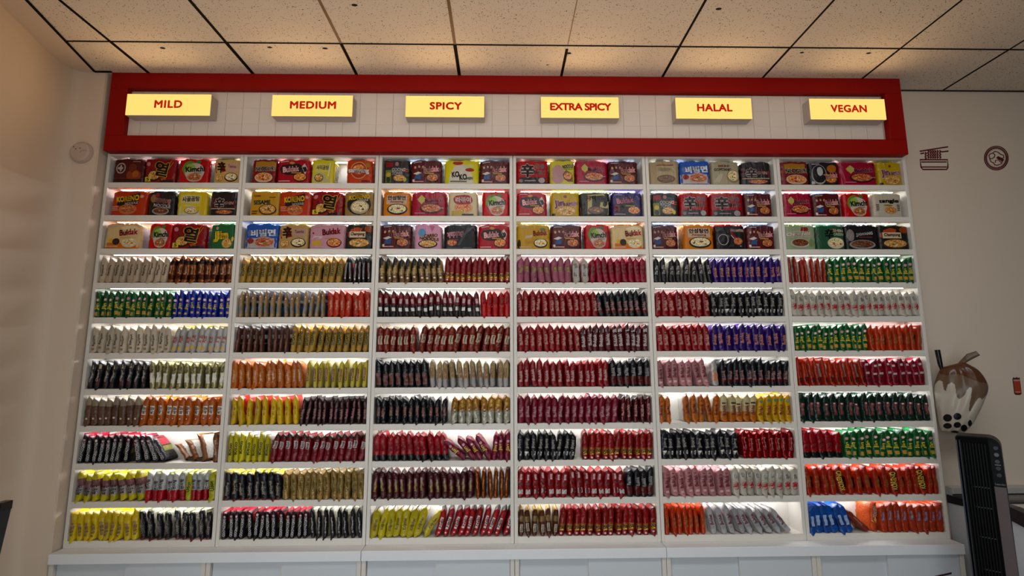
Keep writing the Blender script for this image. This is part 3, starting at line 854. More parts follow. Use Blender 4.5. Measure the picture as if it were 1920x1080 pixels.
# rows 4..11 of every bay: runs of (kind, from, to, how many, lean in degrees) across the opening
RUNS = {
    (0, 3): [('beige', 0, .515, 10, 2), ('bronze', .52, 1, 9, 6)],
    (0, 4): [('green', 0, .57, 13, 1), ('blue', .575, 1, 10, 2)],
    (0, 5): [('cream', 0, .59, 11, 1), ('cheese', .6, 1, 9, 7)],
    (0, 6): [('blackbeige', 0, .44, 8, 3), ('palegold', .445, 1, 11, 2)],
    (0, 7): [('taupe', 0, .41, 8, -1), ('orangelabel', .42, 1, 11, 4)],
    (0, 8): [('blackwhite', 0, .36, 8, 2), ('blackwhite', .4, .66, 4, (-14, -38)), ('browntip', .76, .95, 3, (-58, -32), -34), ('browntip', .955, 1, 1, -4)],
    (0, 9): [('yellowpurple', 0, .30, 5, 0), ('yellowpurple', .30, .49, 3, -14), ('whitered', .5, .78, 6, -4), ('limegreen', .78, .825, 1, 0), ('whitered', .825, .94, 3, 0), ('limegreen', .94, 1, 1, 1)],
    (0, 10): [('yellow', 0, .47, 10, -1), ('blackgrey', .475, 1, 9, -6)],
    (1, 3): [('sesame', 0, .775, 15, 5), ('blackred', .78, 1, 6, 2)],
    (1, 4): [('navytan', 0, .665, 14, 1), ('redorange', .67, 1, 7, -5)],
    (1, 5): [('brownR', 0, .41, 9, 3), ('sesame', .415, 1, 12, 5)],
    (1, 6): [('orangetext', 0, .53, 11, (-1, -7)), ('yellowmaroon', .535, 1, 10, 4)],
    (1, 7): [('yellowred', 0, .505, 9, -4), ('maroonblack', .51, 1, 12, 3)],
    (1, 8): [('yellowblack', 0, .31, 7, -1), ('redlabel', .315, 1, 14, 8)],
    (1, 9): [('blackyellowtop', 0, .41, 8, -4), ('khaki', .415, 1, 12, -4)],
    (1, 10): [('blackwhite', 0, .615, 14, -2), ('blackthin', .62, 1, 8, -4)],
    (2, 3): [('golddiag', 0, .49, 10, -5), ('redflame', .495, 1, 12, 3)],
    (2, 4): [('maroonwhitelabel', 0, .77, 16, -2), ('brightred', .775, 1, 5, -1)],
    (2, 5): [('brownlabel', 0, .3, 6, 2), ('brownlabel', .32, 1, 13, 8)],
    (2, 6): [('blackbrown', 0, .39, 8, -2), ('tansilver', .395, 1, 12, -4)],
    (2, 7): [('blackpatch', 0, .54, 11, 0), ('goldsilver', .56, 1, 8, -1)],
    (2, 8): [('redblack', 0, .56, 11, (-1, -10)), ('maroonjin', .64, .885, 4, (-48, -28)), ('maroonjin', .87, 1, 3, 0)],
    (2, 9): [('maroonstripe', 0, .74, 15, -4), ('copper', .745, 1, 6, 0)],
    (2, 10): [('yellowlean', 0, .36, 7, (6, 12)), ('yellowlean', .365, .42, 1, (36, 36)), ('rednabi', .45, .985, 10, (14, 20))],
    (3, 3): [('mauve', 0, .425, 8, -2), ('pinkwhite', .43, .555, 2, -2), ('crimson', .56, 1, 9, -4)],
    (3, 4): [('redbuldak', 0, .61, 13, -3), ('blackpink', .615, 1, 8, -6)],
    (3, 5): [('redbuldak', 0, .475, 10, -4), ('redcode', .48, 1, 11, 0)],
    (3, 6): [('redwhite', 0, .695, 14, 0), ('blackfoot', .7, 1, 6, 0)],
    (3, 7): [('darkcrimson', 0, .755, 15, 2), ('redglint', .76, 1, 5, 4)],
    (3, 8): [('blackbar', 0, .43, 9, 2), ('redyellow', .475, 1, 11, 4)],
    (3, 9): [('redbadge', 0, .785, 15, -1), ('blackfoot', .79, 1, 4, 0)],
    (3, 10): [('goldbrown', 0, .295, 6, 1), ('redyellow', .3, 1, 14, 1)],
    (4, 3): [('blackedge', 0, .46, 8, 1), ('purple', .465, 1, 11, 0)],
    (4, 4): [('redbuldak', 0, .43, 8, -4), ('blackbar', .435, 1, 11, -2)],
    (4, 5): [('redbuldak', 0, .42, 8, -3), ('purple', .425, 1, 11, 1)],
    (4, 6): [('pink', 0, .27, 5, -2), ('pink', .27, .38, 2, -10), ('clearfood', .405, .47, 1, 0), ('blackpink', .475, 1, 11, 0)],
    (4, 7): [('orangebuldak', 0, .1, 2, 0), ('orangebuldak', .18, .46, 5, 0), ('creamorange', .465, .74, 5, 1), ('yellowbuldak', .745, 1, 5, 0)],
    (4, 8): [('blackbar', 0, .58, 11, -5), ('redmetal', .6, 1, 8, 0)],
    (4, 9): [('pink', 0, .51, 9, -3), ('whiteoval', .515, 1, 9, 2)],
    (4, 10): [('orangered', 0, .31, 7, -2), ('silverbuldak', .335, .94, 9, (-9, -40))],
    (5, 3): [('stripe', 0, .31, 7, 0), ('green', .315, 1, 14, 0)],
    (5, 4): [('whiteoval', 0, 1, 19, 0)],
    (5, 5): [('green', 0, .575, 13, 0), ('orangered', .58, 1, 9, 0)],
    (5, 6): [('redwhitelabel', 0, .525, 11, -7), ('crimsonface', .53, .99, 9, -3)],
    (5, 7): [('darkgreen', 0, 1, 17, 0)],
    (5, 8): [('redblack', 0, .3, 5, -4), ('green', .315, 1, 13, 1)],
    (5, 9): [('koreno', 0, .24, 4, -4), ('korenoface', .245, .3, 1, -8), ('koreno', .3, .63, 5, -4), ('korenoface', .635, .69, 1, -4), ('koreno', .69, .85, 3, 0), ('korenoface', .855, .91, 1, -4), ('koreno', .91, 1, 2, 0)],
    (5, 10): [('bluewhite', 0, .34, 6, (-3, -16)), ('brownlean', .4, .46, 1, (-46, -46)), ('orangeface', .43, .53, 1, 5, 24), ('orangepurple', .535, 1, 9, 0)],
}
NVAR = 4
MESHES = {}
made = {}
rnd = random.Random(5)
OPENL, OPENW = PT + 0.002, BAY - 2 * PT - 0.004
for (bI, rI), runs in RUNS.items():
    count = {}
    for (key, f0, f1, n_, lean, *turn) in runs:
        D = SD[key]
        x0, x1 = bI * BAY + OPENL + f0 * OPENW, bI * BAY + OPENL + f1 * OPENW
        pitch = (x1 - x0) / n_
        prog = isinstance(lean, tuple)
        l0_, l1_ = lean if prog else (lean, lean)
        lean = max(l0_, l1_, key=abs)
        th = min(pitch, .043) if abs(lean) < 12 else min(pitch * math.cos(math.radians(lean)) * 1.14, .046)
        for q in range(n_):
            var = rnd.choice((0, 0, 1, 2, 3, 3))
            if (key, var) not in MESHES:
                MESHES[key, var] = packet_mesh(key, D, var)
            me = MESHES[key, var]
            cx = x0 + (q + .5) * pitch
            if (key, var) in made:
                o = made[key, var].copy()
            else:
                o = made[key, var] = bpy.data.objects.new(D['name'], me)
            COL.objects.link(o)
            lean_q = l0_ + (l1_ - l0_) * q / max(1, n_ - 1)
            a = math.radians(lean_q + rnd.uniform(-3.8, 3.8))
            if q == 0 and f0 == 0 and lean < 0:
                a *= .3
            sx = th / PTK * rnd.uniform(1.04, 1.13) / 1.03 * D.get('thin', 1.0)
            hh = rnd.uniform(.94, 1.04)
            # rests on its lower edge when it leans
            lift = abs(math.sin(a)) * th * .40
            shift = 0 if prog else -math.sin(a) * PH * .42
            o.location = (cx + shift, .0545 + rnd.uniform(-.002, .004), Z0 + ZS[rI] + .0006 + lift)
            o.rotation_euler = (rnd.uniform(-.03, .03), a, math.radians(turn[0]) if turn else rnd.uniform(-.11, .11))
            if turn:
                o.location.y += .012
            o.scale = (sx, rnd.uniform(.96, 1.0), hh if abs(lean) > 9 else hh)
            count[key] = count.get(key, 0) + 1
            sign = SIGNS[bI].lower()
            lab = f"{D['desc']}, {ORD[count[key] - 1]} from left on {ROWS[rI]} shelf under {sign} sign"
            if len(lab.split()) > 16:
                lab = lab.replace(' sign', '') if len(lab.split()) == 17 else f"{D['desc']}, {ORD[count[key] - 1]} on {ROWS[rI]} shelf under {sign}"
            o['label'] = lab
            o['category'] = 'noodle packet'
            o['group'] = f"{D['name'].split('_noodle')[0].replace('_', ' ')} packets on the {ROWS[rI]} shelf under {sign}"
# ------------------------------------------------------------------ multipacks lying face forward on the three upper shelves
CAMM = Euler((1.71469, 0.0035, -0.01994), 'XYZ').to_matrix()


def at(px, py, Y):
    """the point of the plane y = Y seen at a pixel of the 1920 x 1080 frame"""
    d = CAMM @ Vector(((px - 960) / 960.377, -(py - 540) / 960.377, -1))
    p = Vector((2.33238, -2.93517, 0.9705 + Z0))
    return p + d * ((Y - p.y) / d.y)


HF, HT = 0.142, 0.1575


def R(u0, v0, u1, v1, c): return ('r', u0, v0, u1, v1, c)
def E(u, v, ru, rv, c): return ('e', u, v, ru, rv, c)
def T(t, u, v, w_, h, c, oc=None, rot=0, bold=.04): return ('t', t, u, v, w_, h, c, oc, rot, bold)
def P(c, *pts): return ('p', pts, c)


def bowl(u, v, ru, rv, rim, kind, bits=('6a8a34', 'b8322a', 'd8b050')):
    r_ = random.Random(int((u + 2) * 1000 + v * 77))
    o = [E(u, v, ru, rv, rim), E(u, v + rv * .08, ru * .86, rv * .78, ('food', kind))]
    for i in range(6):
        a, q = r_.uniform(0, 6.28), r_.uniform(.1, .6)
        o.append(E(u + ru * q * math.cos(a), v + rv * q * math.sin(a), ru * r_.uniform(.08, .18), rv * r_.uniform(.07, .15), bits[i % len(bits)]))
    return o


def small(u, v, w_, n_, c, h=.035):
    return [R(u - w_, v - i * h * 1.9, u + w_ * (1 - .25 * (i % 2)), v - i * h * 1.9 + h, c) for i in range(n_)]


def buldak(base, col, oc, swoosh=None, rim='2a1210', kind='red', patch=None, side='8e8a88', top=None, extra=(), desc='', word=(.22, .58, .52, .26)):
    el = []
    if swoosh:
        el.append(P(swoosh, (-.86, .62), (-.7, .8), (.3, .86), (.6, .7), (.75, .52), (.35, .36), (-.3, .34), (-.7, .42)))
    el += list(extra)
    el += bowl(.42, .24, .42, .2, rim, kind)
    if patch:
        el += [P('c4b8ae', (-.86, .44), (-.5, .52), (-.28, .46), (-.6, .38)), P(patch, (-.76, .2), (-.7, .36), (-.3, .4), (-.36, .18)), R(-.88, .08, -.74, .18, 'c8bcb4')]
    el += [T('Buldak', word[0], word[1], word[2], word[3], col, oc, 6, .05)]
    el += small(.2, .42, .3, 1, 'b89038') + small(-.5, .06, .35, 1, 'c0a8a0', .03) + small(-.55, .92, .25, 1, 'b0a4a0', .03)
    return dict(base=base, side=side, top=top or base, el=el, desc=desc)


MD = {
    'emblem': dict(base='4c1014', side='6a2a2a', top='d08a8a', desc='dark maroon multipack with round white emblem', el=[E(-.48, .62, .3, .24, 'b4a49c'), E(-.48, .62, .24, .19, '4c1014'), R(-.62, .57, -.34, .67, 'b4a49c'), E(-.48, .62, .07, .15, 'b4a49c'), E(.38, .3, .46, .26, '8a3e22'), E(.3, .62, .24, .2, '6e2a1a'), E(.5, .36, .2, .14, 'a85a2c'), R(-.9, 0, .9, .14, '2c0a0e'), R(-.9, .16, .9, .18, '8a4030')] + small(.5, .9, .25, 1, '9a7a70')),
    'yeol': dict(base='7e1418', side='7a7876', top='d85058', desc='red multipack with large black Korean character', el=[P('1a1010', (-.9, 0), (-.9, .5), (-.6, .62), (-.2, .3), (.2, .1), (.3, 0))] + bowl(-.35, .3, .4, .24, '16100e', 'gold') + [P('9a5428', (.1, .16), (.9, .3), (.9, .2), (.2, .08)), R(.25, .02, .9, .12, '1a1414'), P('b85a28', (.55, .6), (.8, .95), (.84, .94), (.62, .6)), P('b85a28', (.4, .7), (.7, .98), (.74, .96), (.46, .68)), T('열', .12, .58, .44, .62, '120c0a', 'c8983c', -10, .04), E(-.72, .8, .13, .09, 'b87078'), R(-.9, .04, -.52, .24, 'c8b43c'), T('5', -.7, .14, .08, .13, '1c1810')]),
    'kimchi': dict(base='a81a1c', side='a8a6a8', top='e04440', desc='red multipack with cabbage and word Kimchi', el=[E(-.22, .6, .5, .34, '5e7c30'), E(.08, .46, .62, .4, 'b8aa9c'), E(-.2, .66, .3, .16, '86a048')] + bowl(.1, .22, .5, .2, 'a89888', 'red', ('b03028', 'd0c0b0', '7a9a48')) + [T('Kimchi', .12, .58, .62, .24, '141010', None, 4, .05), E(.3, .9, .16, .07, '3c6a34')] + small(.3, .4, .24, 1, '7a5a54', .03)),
    'toomba': dict(base='b8945a', side='a8a29c', top='e8d27a', desc='tan multipack with black character on red panel', el=[P('8e1c1c', (-.8, .42), (-.86, .8), (-.3, .92), (-.02, .5)), T('辛', -.4, .68, .32, .5, '100c0c', None, 0, .05), R(0, .5, .84, .86, 'b4907c'), T('Toomba', .42, .72, .3, .14, '8a4a58')] + bowl(.4, .24, .5, .2, '2a1c16', 'pale', ('3a2a1c', 'e0d0b0', '7a4a28')) + bowl(-.5, .2, .3, .16, 'a8804a', 'gold')),
    'koreno': dict(base='b03418', side='b03a1c', top='e87850', desc='orange red multipack with yellow lettering on black', el=[P('1c1210', (-.6, .4), (-.66, .72), (.62, .96), (.56, .46), (.1, .36))] + bowl(.02, .24, .5, .22, 'b87040', 'red') + [T('KORENO', -.04, .7, .64, .24, 'd8a830', None, 6, .06), T('NOODLE', .2, .5, .36, .1, 'c8bcb0', None, 6)] + small(-.7, .34, .2, 3, 'c8907c', .04) + [E(.74, .8, .1, .07, 'c89080')]),
    'walnut': dict(base='1c1717', side='2a2626', top='8a8684', desc='black multipack with white wavy lettering', el=bowl(0, .18, .62, .16, '9a8a80', 'dark', ('b08078', '7a3028', '504038')) + [E(-.6, .72, .2, .18, '8a6238'), E(-.3, .84, .16, .1, '7a2c28'), T('NOODLE', .1, .4, .62, .14, 'b8aca4', None, -6, .04), T('짜파게', .1, .6, .6, .22, '8a4038', 'b0a09a', -8)]),
    'broth': dict(base='cfb226', side='b8b2a8', top='e8d838', desc='yellow multipack with white panel and black Korean lettering', el=[R(-.78, .1, .6, .92, 'd2bc3c'), R(-.72, .52, .5, .86, 'c8bc88'), T('사골곰탕', -.1, .7, .56, .22, '1c1810', None, 5), P('c8c0a8', (-.8, 0), (-.8, .36), (-.3, .44), (.4, .36), (.6, 0))] + bowl(0, .2, .48, .16, '8a7a58', 'pale') + [E(.4, .3, .14, .1, 'cfae28')]),
    'shinblack': dict(base='1c1416', side='2c2c2e', top='b8b4b4', desc='black multipack with red band and black character', el=[P('8e1a1e', (-.86, .3), (-.8, .74), (.4, .66), (.84, .62), (.84, .3)), T('辛', -.3, .5, .36, .5, '0e0a0a', 'b09a98', 0, .04), T('SHIN', .42, .52, .3, .14, 'a87a74'), R(-.9, .25, .86, .29, 'a89070')] + bowl(.1, .12, .7, .11, '2a2020', 'red')),
    'buldakcream': buldak('c2a878', '8a1c1c', 'd8c8a4', rim='c8b898', kind='pale', top='e89848', side='b4b0b4', extra=[R(-.94, 0, .94, .24, 'b8621c'), P('d0b890', (-.94, .2), (-.94, .34), (0, .26), (.94, .4), (.94, .2)), R(-.7, .26, -.1, .4, 'c8982c'), E(-.3, .28, .2, .14, '2a1c18'), E(.4, .86, .5, .1, 'd0c098')], desc='cream and orange multipack with dark red lettering', word=(.34, .68, .5, .26)),
    'jin': dict(base='1d5c30', side='1d5c30', top='58c080', desc='green multipack with big yellow lettering', el=[T('Jin', -.1, .52, .62, .46, 'd8b034', '1a4020', 4, .1), E(-.42, .86, .1, .07, 'b88a8a')] + bowl(.42, .22, .4, .2, 'c89a50', 'gold') + [E(.86, .4, .08, .1, 'd8b034')]),
    'neoguri': dict(base='6e1a1c', side='4a1214', top='8a2c2c', desc='dark red and gold multipack with black lettering', el=[R(-.7, .7, .92, .94, '9a6c28'), P('b0541c', (-.86, .38), (-.86, .64), (.92, .7), (.92, .44)), T('NEOGURI', .12, .62, .76, .19, '0e0a0a', 'c8b8a0', 2, .05)] + bowl(.06, .22, .72, .22, 'b8a48c', 'orange', ('d0c8b8', '3a2a24', 'b03024')) + small(.1, .46, .3, 1, '7a2c1c', .04)),
    'buldakred': buldak('981620', 'd8a4a4', '7a0c14', swoosh='181012', rim='3a1a12', kind='orange', top='e87078', side='b0acac', extra=[P('b8a8a0', (.5, .7), (.66, .86), (.84, .64), (.72, .36)), E(.7, .6, .1, .12, '1c1414'), E(-.1, .88, .16, .06, 'a87a40')], desc='red multipack with pink lettering on black swoosh', word=(-.14, .6, .48, .25)),
    'yellowsoup': dict(base='cbbb2c', side='a89e88', top='ecec40', desc='yellow multipack with small bowl and grey lettering', el=[R(-.7, .48, .6, .86, 'c6bc62'), T('사리곰탕', -.02, .68, .54, .2, '4a4430'), P('b4ac7a', (-.8, .04), (-.8, .36), (-.2, .48), (.7, .3), (.7, .04))] + bowl(-.3, .22, .4, .18, '5a5234', 'gold') + [E(.5, .28, .14, .12, 'cbbb2c'), P('d8d2b8', (.5, .3), (.6, .9), (.68, .9), (.6, .3))]),
    'samyang': dict(base='b63c1c', side='b0aeb2', top='e05038', desc='orange red multipack with a ringed circle', el=[E(-.08, .56, .62, .38, 'c49a62'), E(-.08, .56, .57, .345, 'a23218')] + [E(-.08, .6, .46, .22, ('food', 'orange')), R(-.8, .42, .72, .58, 'b23a20'), T('samyang', -.08, .5, .78, .22, 'd0c8c0', '5a2418', 0, .05), R(.1, .04, .8, .13, '6a1c14'), E(.6, .82, .2, .12, '9a6a24')]),
    'sesame': dict(base='c08e30', side='b8892c', top='e8c060', desc='mustard multipack with dark green lettering', el=[T('SESAME', -.16, .56, .56, .19, '17402a', None, 2, .06), T('RAMEN', -.5, .84, .22, .08, '9a3424'), R(.3, .76, .7, .8, '6a5420')] + bowl(.25, .24, .6, .24, '5a3420', 'gold', ('3a1c14', 'd8b060', '7a2c1c')) + small(-.6, .14, .2, 2, '6a2c20', .05)),
    'korenogold': dict(base='8a6a3c', side='a08a60', top='c8b488', desc='bronze multipack with yellow lettering over a bowl', el=[E(0, .46, .8, .44, '1c1814')] + bowl(.06, .36, .62, .3, 'a89878', 'pale', ('5a2c20', '4a3428', 'c8b898')) + [T('KORENO', .02, .8, .7, .2, 'c8a42c', None, 6, .06), T('NOODLE', .24, .66, .36, .1, 'c8c0b8', None, 6)]),
    'bibim': dict(base='2a54a8', side='7c8494', top='3c7cf0', desc='blue and white multipack with white Korean lettering', el=[R(-.94, .02, .94, .44, 'b4a8a4'), T('비빔면', .1, .66, .74, .3, 'd8dce4', '1c3474', 3, .07), E(-.72, .66, .12, .14, '5a6c9a')] + bowl(.2, .26, .64, .24, 'b89c94', 'red', ('6a8a3c', 'b02c24', 'd8c8b8')) + [E(-.62, .32, .2, .12, '8a2c24')]),
    'buldakpink': buldak('c08c98', '7a1420', None, rim='5a1c20', kind='orange', top='ecc8d8', side='8a868c', extra=[R(-.8, .12, -.3, .34, 'c89a3c'), P('c8b8b4', (-.84, .4), (-.3, .42), (-.2, .52), (-.7, .54)), E(-.76, .66, .05, .04, '9a1c2c'), E(-.2, .6, .05, .04, '9a1c2c')], desc='pink multipack with dark red lettering', word=(.24, .72, .5, .26)),
    'champong': dict(base='1c1a16', side='2c2420', top='a8a48c', desc='black multipack with beige name band and seafood picture', el=[P('a8482c', (-.7, .8), (-.2, .92), (.2, .84), (.1, .72), (-.7, .7)), E(.66, .84, .3, .14, '8a4020'), R(-.78, .46, .44, .72, 'c8b090'), R(-.9, .5, -.82, .7, 'a84030'), T('Champong', -.14, .6, .52, .18, '120e0c', None, 0, .05)] + bowl(0, .22, .86, .22, '3a2c1c', 'gold', ('d8c8a8', 'b8602c', '5a6a2c'))),
    'odong': dict(base='262422', side='8a8e90', top='b8c4cc', desc='black and grey multipack with green strip and white lettering', el=[R(-.86, .72, -.3, .92, '8e1c24'), R(-.86, .04, -.42, .58, '6a7434'), E(-.64, .38, .18, .1, 'c0a03c'), E(-.64, .16, .16, .12, '24301c'), T('ODONG', .14, .6, .52, .15, 'c8c2bc', '3a2a22', 0, .05), T('TONG', .02, .44, .4, .15, 'c8c2bc', '3a2a22', 0, .05), R(.5, .6, .86, .64, 'b8442c'), R(.5, .5, .86, .54, 'b8442c'), E(.0, .84, .14, .09, 'a86c6c')] + bowl(.2, .22, .5, .18, '4a3c2c', 'gold') + [E(.62, .16, .12, .1, 'b8a834')]),
    'buldakmaroon': buldak('4c1418', 'c88a86', '2c080c', rim='2a0c0c', kind='red', patch='2c4a78', top='8ca8d8', side='6a6e74', extra=[E(-.72, .72, .07, .06, 'b08a70'), E(-.46, .74, .06, .05, 'b08a70'), E(-.2, .72, .07, .06, 'b08a70'), P('7a1c1c', (-.94, 0), (-.94, .2), (-.2, .06), (.1, 0))], desc='maroon multipack with pink lettering', word=(.32, .62, .5, .26)),
    'koko': dict(base='d2c62a', side='a8a898', top='f0f040', desc='yellow multipack with white dome and black lettering', el=[P('d0c8b4', (-.74, 0), (-.66, .4), (-.44, .76), (0, .88), (.36, .72), (.6, .38), (.7, 0)), E(-.22, .9, .3, .08, 'a8281c'), E(.46, .6, .26, .08, '9a2c1c'), E(.46, .78, .26, .08, 'cfc86a'), T('KO', -.36, .4, .22, .26, '141210', None, 6, .06), T('KO', .08, .28, .22, .26, '141210', None, 6, .06), T('MEN', .46, .22, .18, .12, '24201c', None, 6), R(-.66, .06, .3, .11, '5a5248')]),
    'ansung': dict(base='cc741a', side='cc741a', top='f4a83c', desc='orange multipack with black Korean lettering over dark pot', el=[R(-.74, .5, .76, .9, 'c0a48a'), T('안성탕면', 0, .78, .66, .2, '16100c', None, 0, .05), T('Ansung', .0, .6, .5, .12, 'a8543c')] + bowl(.06, .28, .74, .24, '1e1814', 'pale', ('8a3c20', '5a6a34', 'e0d0a8'))),
    'crimson': dict(base='961830', side='96182e', top='f0788c', desc='crimson multipack with pale yellow burst', el=[E(-.42, .7, .2, .14, 'b0a458'), P('b0a458', (-.66, .72), (-.42, .9), (-.18, .72), (-.42, .5)), T('Buldak', .28, .66, .5, .18, '6a2030', 'a8707a', 4), E(.82, .9, .06, .05, '3a1018')] + bowl(.14, .32, .66, .22, '32141a', 'red') + small(-.5, .1, .3, 1, 'b88090', .03) + small(.7, .32, .16, 1, 'b08a90', .03)),
    'rabokki': dict(base='c0b08c', side='b0a898', top='f0e8cc', desc='cream multipack with red lobed badge and white lettering', el=bowl(0, .34, .66, .26, 'b89868', 'orange') + [E(-.3, .7, .36, .2, '8c1c22'), E(.26, .7, .38, .2, '8c1c22'), R(-.3, .5, .3, .9, '8c1c22'), T('라볶이', 0, .7, .52, .24, 'd0c0b4', None, 0, .05), R(-.8, .02, -.1, .22, 'a8924a'), R(-.1, .02, .7, .09, '2a2a2c')]),
    'carbo': dict(base='c890a8', side='8a868c', top='f0a0d8', desc='bright pink multipack with brown lettering above black bowl', el=[E(-.44, .68, .28, .17, '5a8cb0'), T('CARBO', .2, .56, .5, .14, '5a2c28', 'c89a58', 4, .05), T('NOODLE', .1, .42, .7, .13, '4a2420', 'c0985a', -4, .05), P('b8607c', (.1, .98), (.3, .7), (.5, .96))] + bowl(0, .2, .7, .18, '2c1816', 'gold')),
    'buldakblack': dict(base='151416', side='4a4c50', top='9aa0a8', desc='black multipack lying upside down with pink lettering', el=bowl(-.5, .26, .34, .18, '3a1414', 'red') + [T('Buldak', -.3, .6, .5, .26, 'b8848c', '5a1420', 184, .05), R(-.6, .36, -.1, .4, '8a3038'), P('3a3c40', (-.2, .14), (.5, .96), (.6, .94), (0, .14)), P('4c4e54', (.1, .6), (.7, .95), (.8, .9), (.3, .6)), R(.2, .03, .7, .06, '5a5a5c')]),
    'shinred': dict(base='981c1e', side='7a1a1c', top='f08c8c', desc='red multipack with black foot and black character', el=[R(-.94, 0, .94, .28, '1a1416'), T('辛', -.3, .58, .44, .6, '0e0a0a', 'b89a98', 0, .05), T('SHIN', .42, .5, .36, .16, '4a2020', '9a706c'), E(.3, .78, .16, .14, '7a4a40'), E(.62, .76, .14, .12, '6a4a58'), R(-.5, .1, .2, .15, '8a8080'), E(.56, .14, .2, .12, '9a8a8c'), E(-.72, .12, .12, .08, '6a6a6a')]),
    'pinkface': dict(base='ccc03a', side='c8bc40', top='f2f05a', desc='yellow multipack with pale pink shape and brown bowl', el=[E(-.36, .42, .56, .42, 'b88a88'), T('NOODLE', .44, .78, .42, .16, '1a1614', 'c8c090', 6, .05), R(.1, .64, .8, .68, '5a8a3a'), P('7a4a24', (.0, .4), (.3, .64), (.8, .4), (.84, .1), (.4, .1))] + bowl(.44, .34, .36, .2, '4a2818', 'orange')),
    'jinyellow': dict(base='b4941e', side='2a241c', top='f0e83c', desc='golden multipack with purple white lettering', el=[T('Jin', -.42, .52, .36, .38, '7a3a4a', 'c8b8b0', 8, .07), T('RAMEN', .36, .52, .5, .18, '8a4a5a', 'c8b8b0', 8, .05), E(0, .84, .12, .06, '8a3c4a')] + bowl(.06, .2, .72, .24, 'a8843c', 'gold') + [R(-.94, 0, -.7, .1, '201a18')]),
    'jjajaroni': dict(base='1e1c1a', side='262422', top='c8cc88', desc='black multipack with khaki panel and Korean lettering', el=[P('a8985a', (-.5, .1), (-.44, .94), (.62, .98), (.9, .5), (.86, .06)), P('8a2c28', (-.94, .04), (-.94, .4), (-.4, .04)), T('짜짜로니', .1, .8, .66, .2, '141210', None, 0, .05), R(-.4, .64, -.34, .9, 'a83424'), P('a89c6a', (.3, .36), (.36, .6), (.9, .64), (.84, .34))] + bowl(.06, .24, .54, .18, '3a3024', 'dark')),
    'buldakpurple': buldak('2c2258', 'c87a8a', '2a1030', rim='1c1418', kind='orange', top='5a44c8', side='2a2440', extra=[P('7c60c0', (-.9, .8), (-.8, .96), (.7, .9), (.8, .74)), E(0, .26, .66, .34, '16121a'), R(-.84, .2, -.5, .5, '6a1c2c')], desc='purple multipack with pink lettering over dark bowl', word=(-.14, .68, .54, .24)),
    'buldakyellow': buldak('b88c1e', '8a1c20', None, rim='1e1610', kind='pale', top='f4e050', side='a8882a', extra=[E(.56, .84, .18, .07, '4c7448'), P('b8aa88', (-.5, .44), (-.1, .48), (-.06, .58), (-.44, .56)), R(-.5, .22, -.04, .36, 'a87a20'), E(-.86, .2, .1, .2, '2a2014')], desc='golden yellow multipack with dark red lettering', word=(.4, .68, .42, .22)),
    'plainkhaki': dict(base='9a8662', side='a8987a', top='e0dcc0', desc='plain khaki multipack with faint bowl', el=[R(-.5, .3, .76, .84, 'a49270'), R(-.5, .82, .6, .88, '8a4838'), T('TANGMYEON', .14, .66, .56, .16, 'b8aa88', '7a6a4a')] + bowl(.1, .24, .6, .18, '5a4a34', 'dark', ('6a6a3a', '8a7a5a', '4a3a28'))),
    'gomtang': dict(base='a89c7e', side='c0b8a4', top='e8e4cc', desc='beige multipack with dark lettering beside round bowl', el=[T('GOMTANG', -.2, .66, .6, .13, '2c241c', None, 0, .05), T('BEEF', -.1, .82, .4, .09, '8a3c34')] + bowl(.5, .36, .44, .3, '8a7e62', 'pale') + [P('b8ae94', (-.9, .1), (-.4, .5), (-.2, .44), (-.5, .06))]),
    'ribbon': dict(base='171416', side='8e1c1c', top='e83030', desc='red and black multipack with white line flourish', el=[P('9a1c1e', (-.94, .8), (-.94, .98), (.94, .98), (.94, .5), (.3, .46), (-.1, .8))] + [P('b0a4a0', (-.7 + .2 * i, .2 + .1 * i), (-.66 + .2 * i, .24 + .1 * i), (-.3 + .1 * i, .62), (-.36 + .1 * i, .6)) for i in range(3)] + [E(-.5, .4, .34, .24, 'a89c98'), E(-.5, .4, .31, .215, '171416'), P('b0a4a0', (0, .6), (.04, .62), (.7, .12), (.6, .1)), P('171416', (-.2, .5), (-.04, .92), (.04, .9), (.04, .4)), T('HWA RAMYUN', .44, .8, .44, .12, 'c8a8a0')] + bowl(.48, .32, .34, .2, '2a1a14', 'red')),
    'tangle': dict(base='c4b8a4', side='bcb2a0', top='e8e8d4', desc='white multipack with black lettering and brown bowl', el=[T('tangle', .06, .68, .68, .22, '16120e', None, 2, .07), E(0, .5, .3, .04, '8a7a2c')] + bowl(.12, .28, .42, .16, 'b09a7c', 'orange') + small(.66, .5, .1, 4, '5a4a40', .04) + small(-.74, .5, .1, 4, '5a4a40', .04)),
    'chapagetti': dict(base='8e9c7c', side='a8b09c', top='d8e8a0', desc='pale green multipack with white lettering over bean noodles', el=[P('8a2c28', (0, .76), (.1, .96), (.5, .94), (.5, .74)), R(-.9, .5, .7, .78, 'a8a088'), T('Chapagetti', -.14, .64, .76, .2, 'd4ccbc', '4a3428', 3, .06)] + bowl(-.06, .26, .62, .2, 'b8b0a0', 'dark', ('8a3424', '5a2418', 'a86040')) + [E(.66, .26, .2, .16, '7a8c5a')]),
    'shingreen': dict(base='234c34', side='2c5a40', top='6ab898', desc='dark green multipack with red band and bowl', el=[P('9a2a1c', (-.9, .5), (-.9, .92), (.1, .86), (.94, .9), (.94, .56)), T('辛', -.1, .66, .3, .44, '0e0c0a', None, 0, .05), T('SHIN', .54, .8, .36, .13, 'c8b8a4', '3a2418'), T('GREEN', .54, .64, .36, .12, 'a8b088', '24402c')] + bowl(.3, .26, .58, .24, 'c8bca0', 'pale', ('4c7c3c', '6a4a2c', 'a83a24'))),
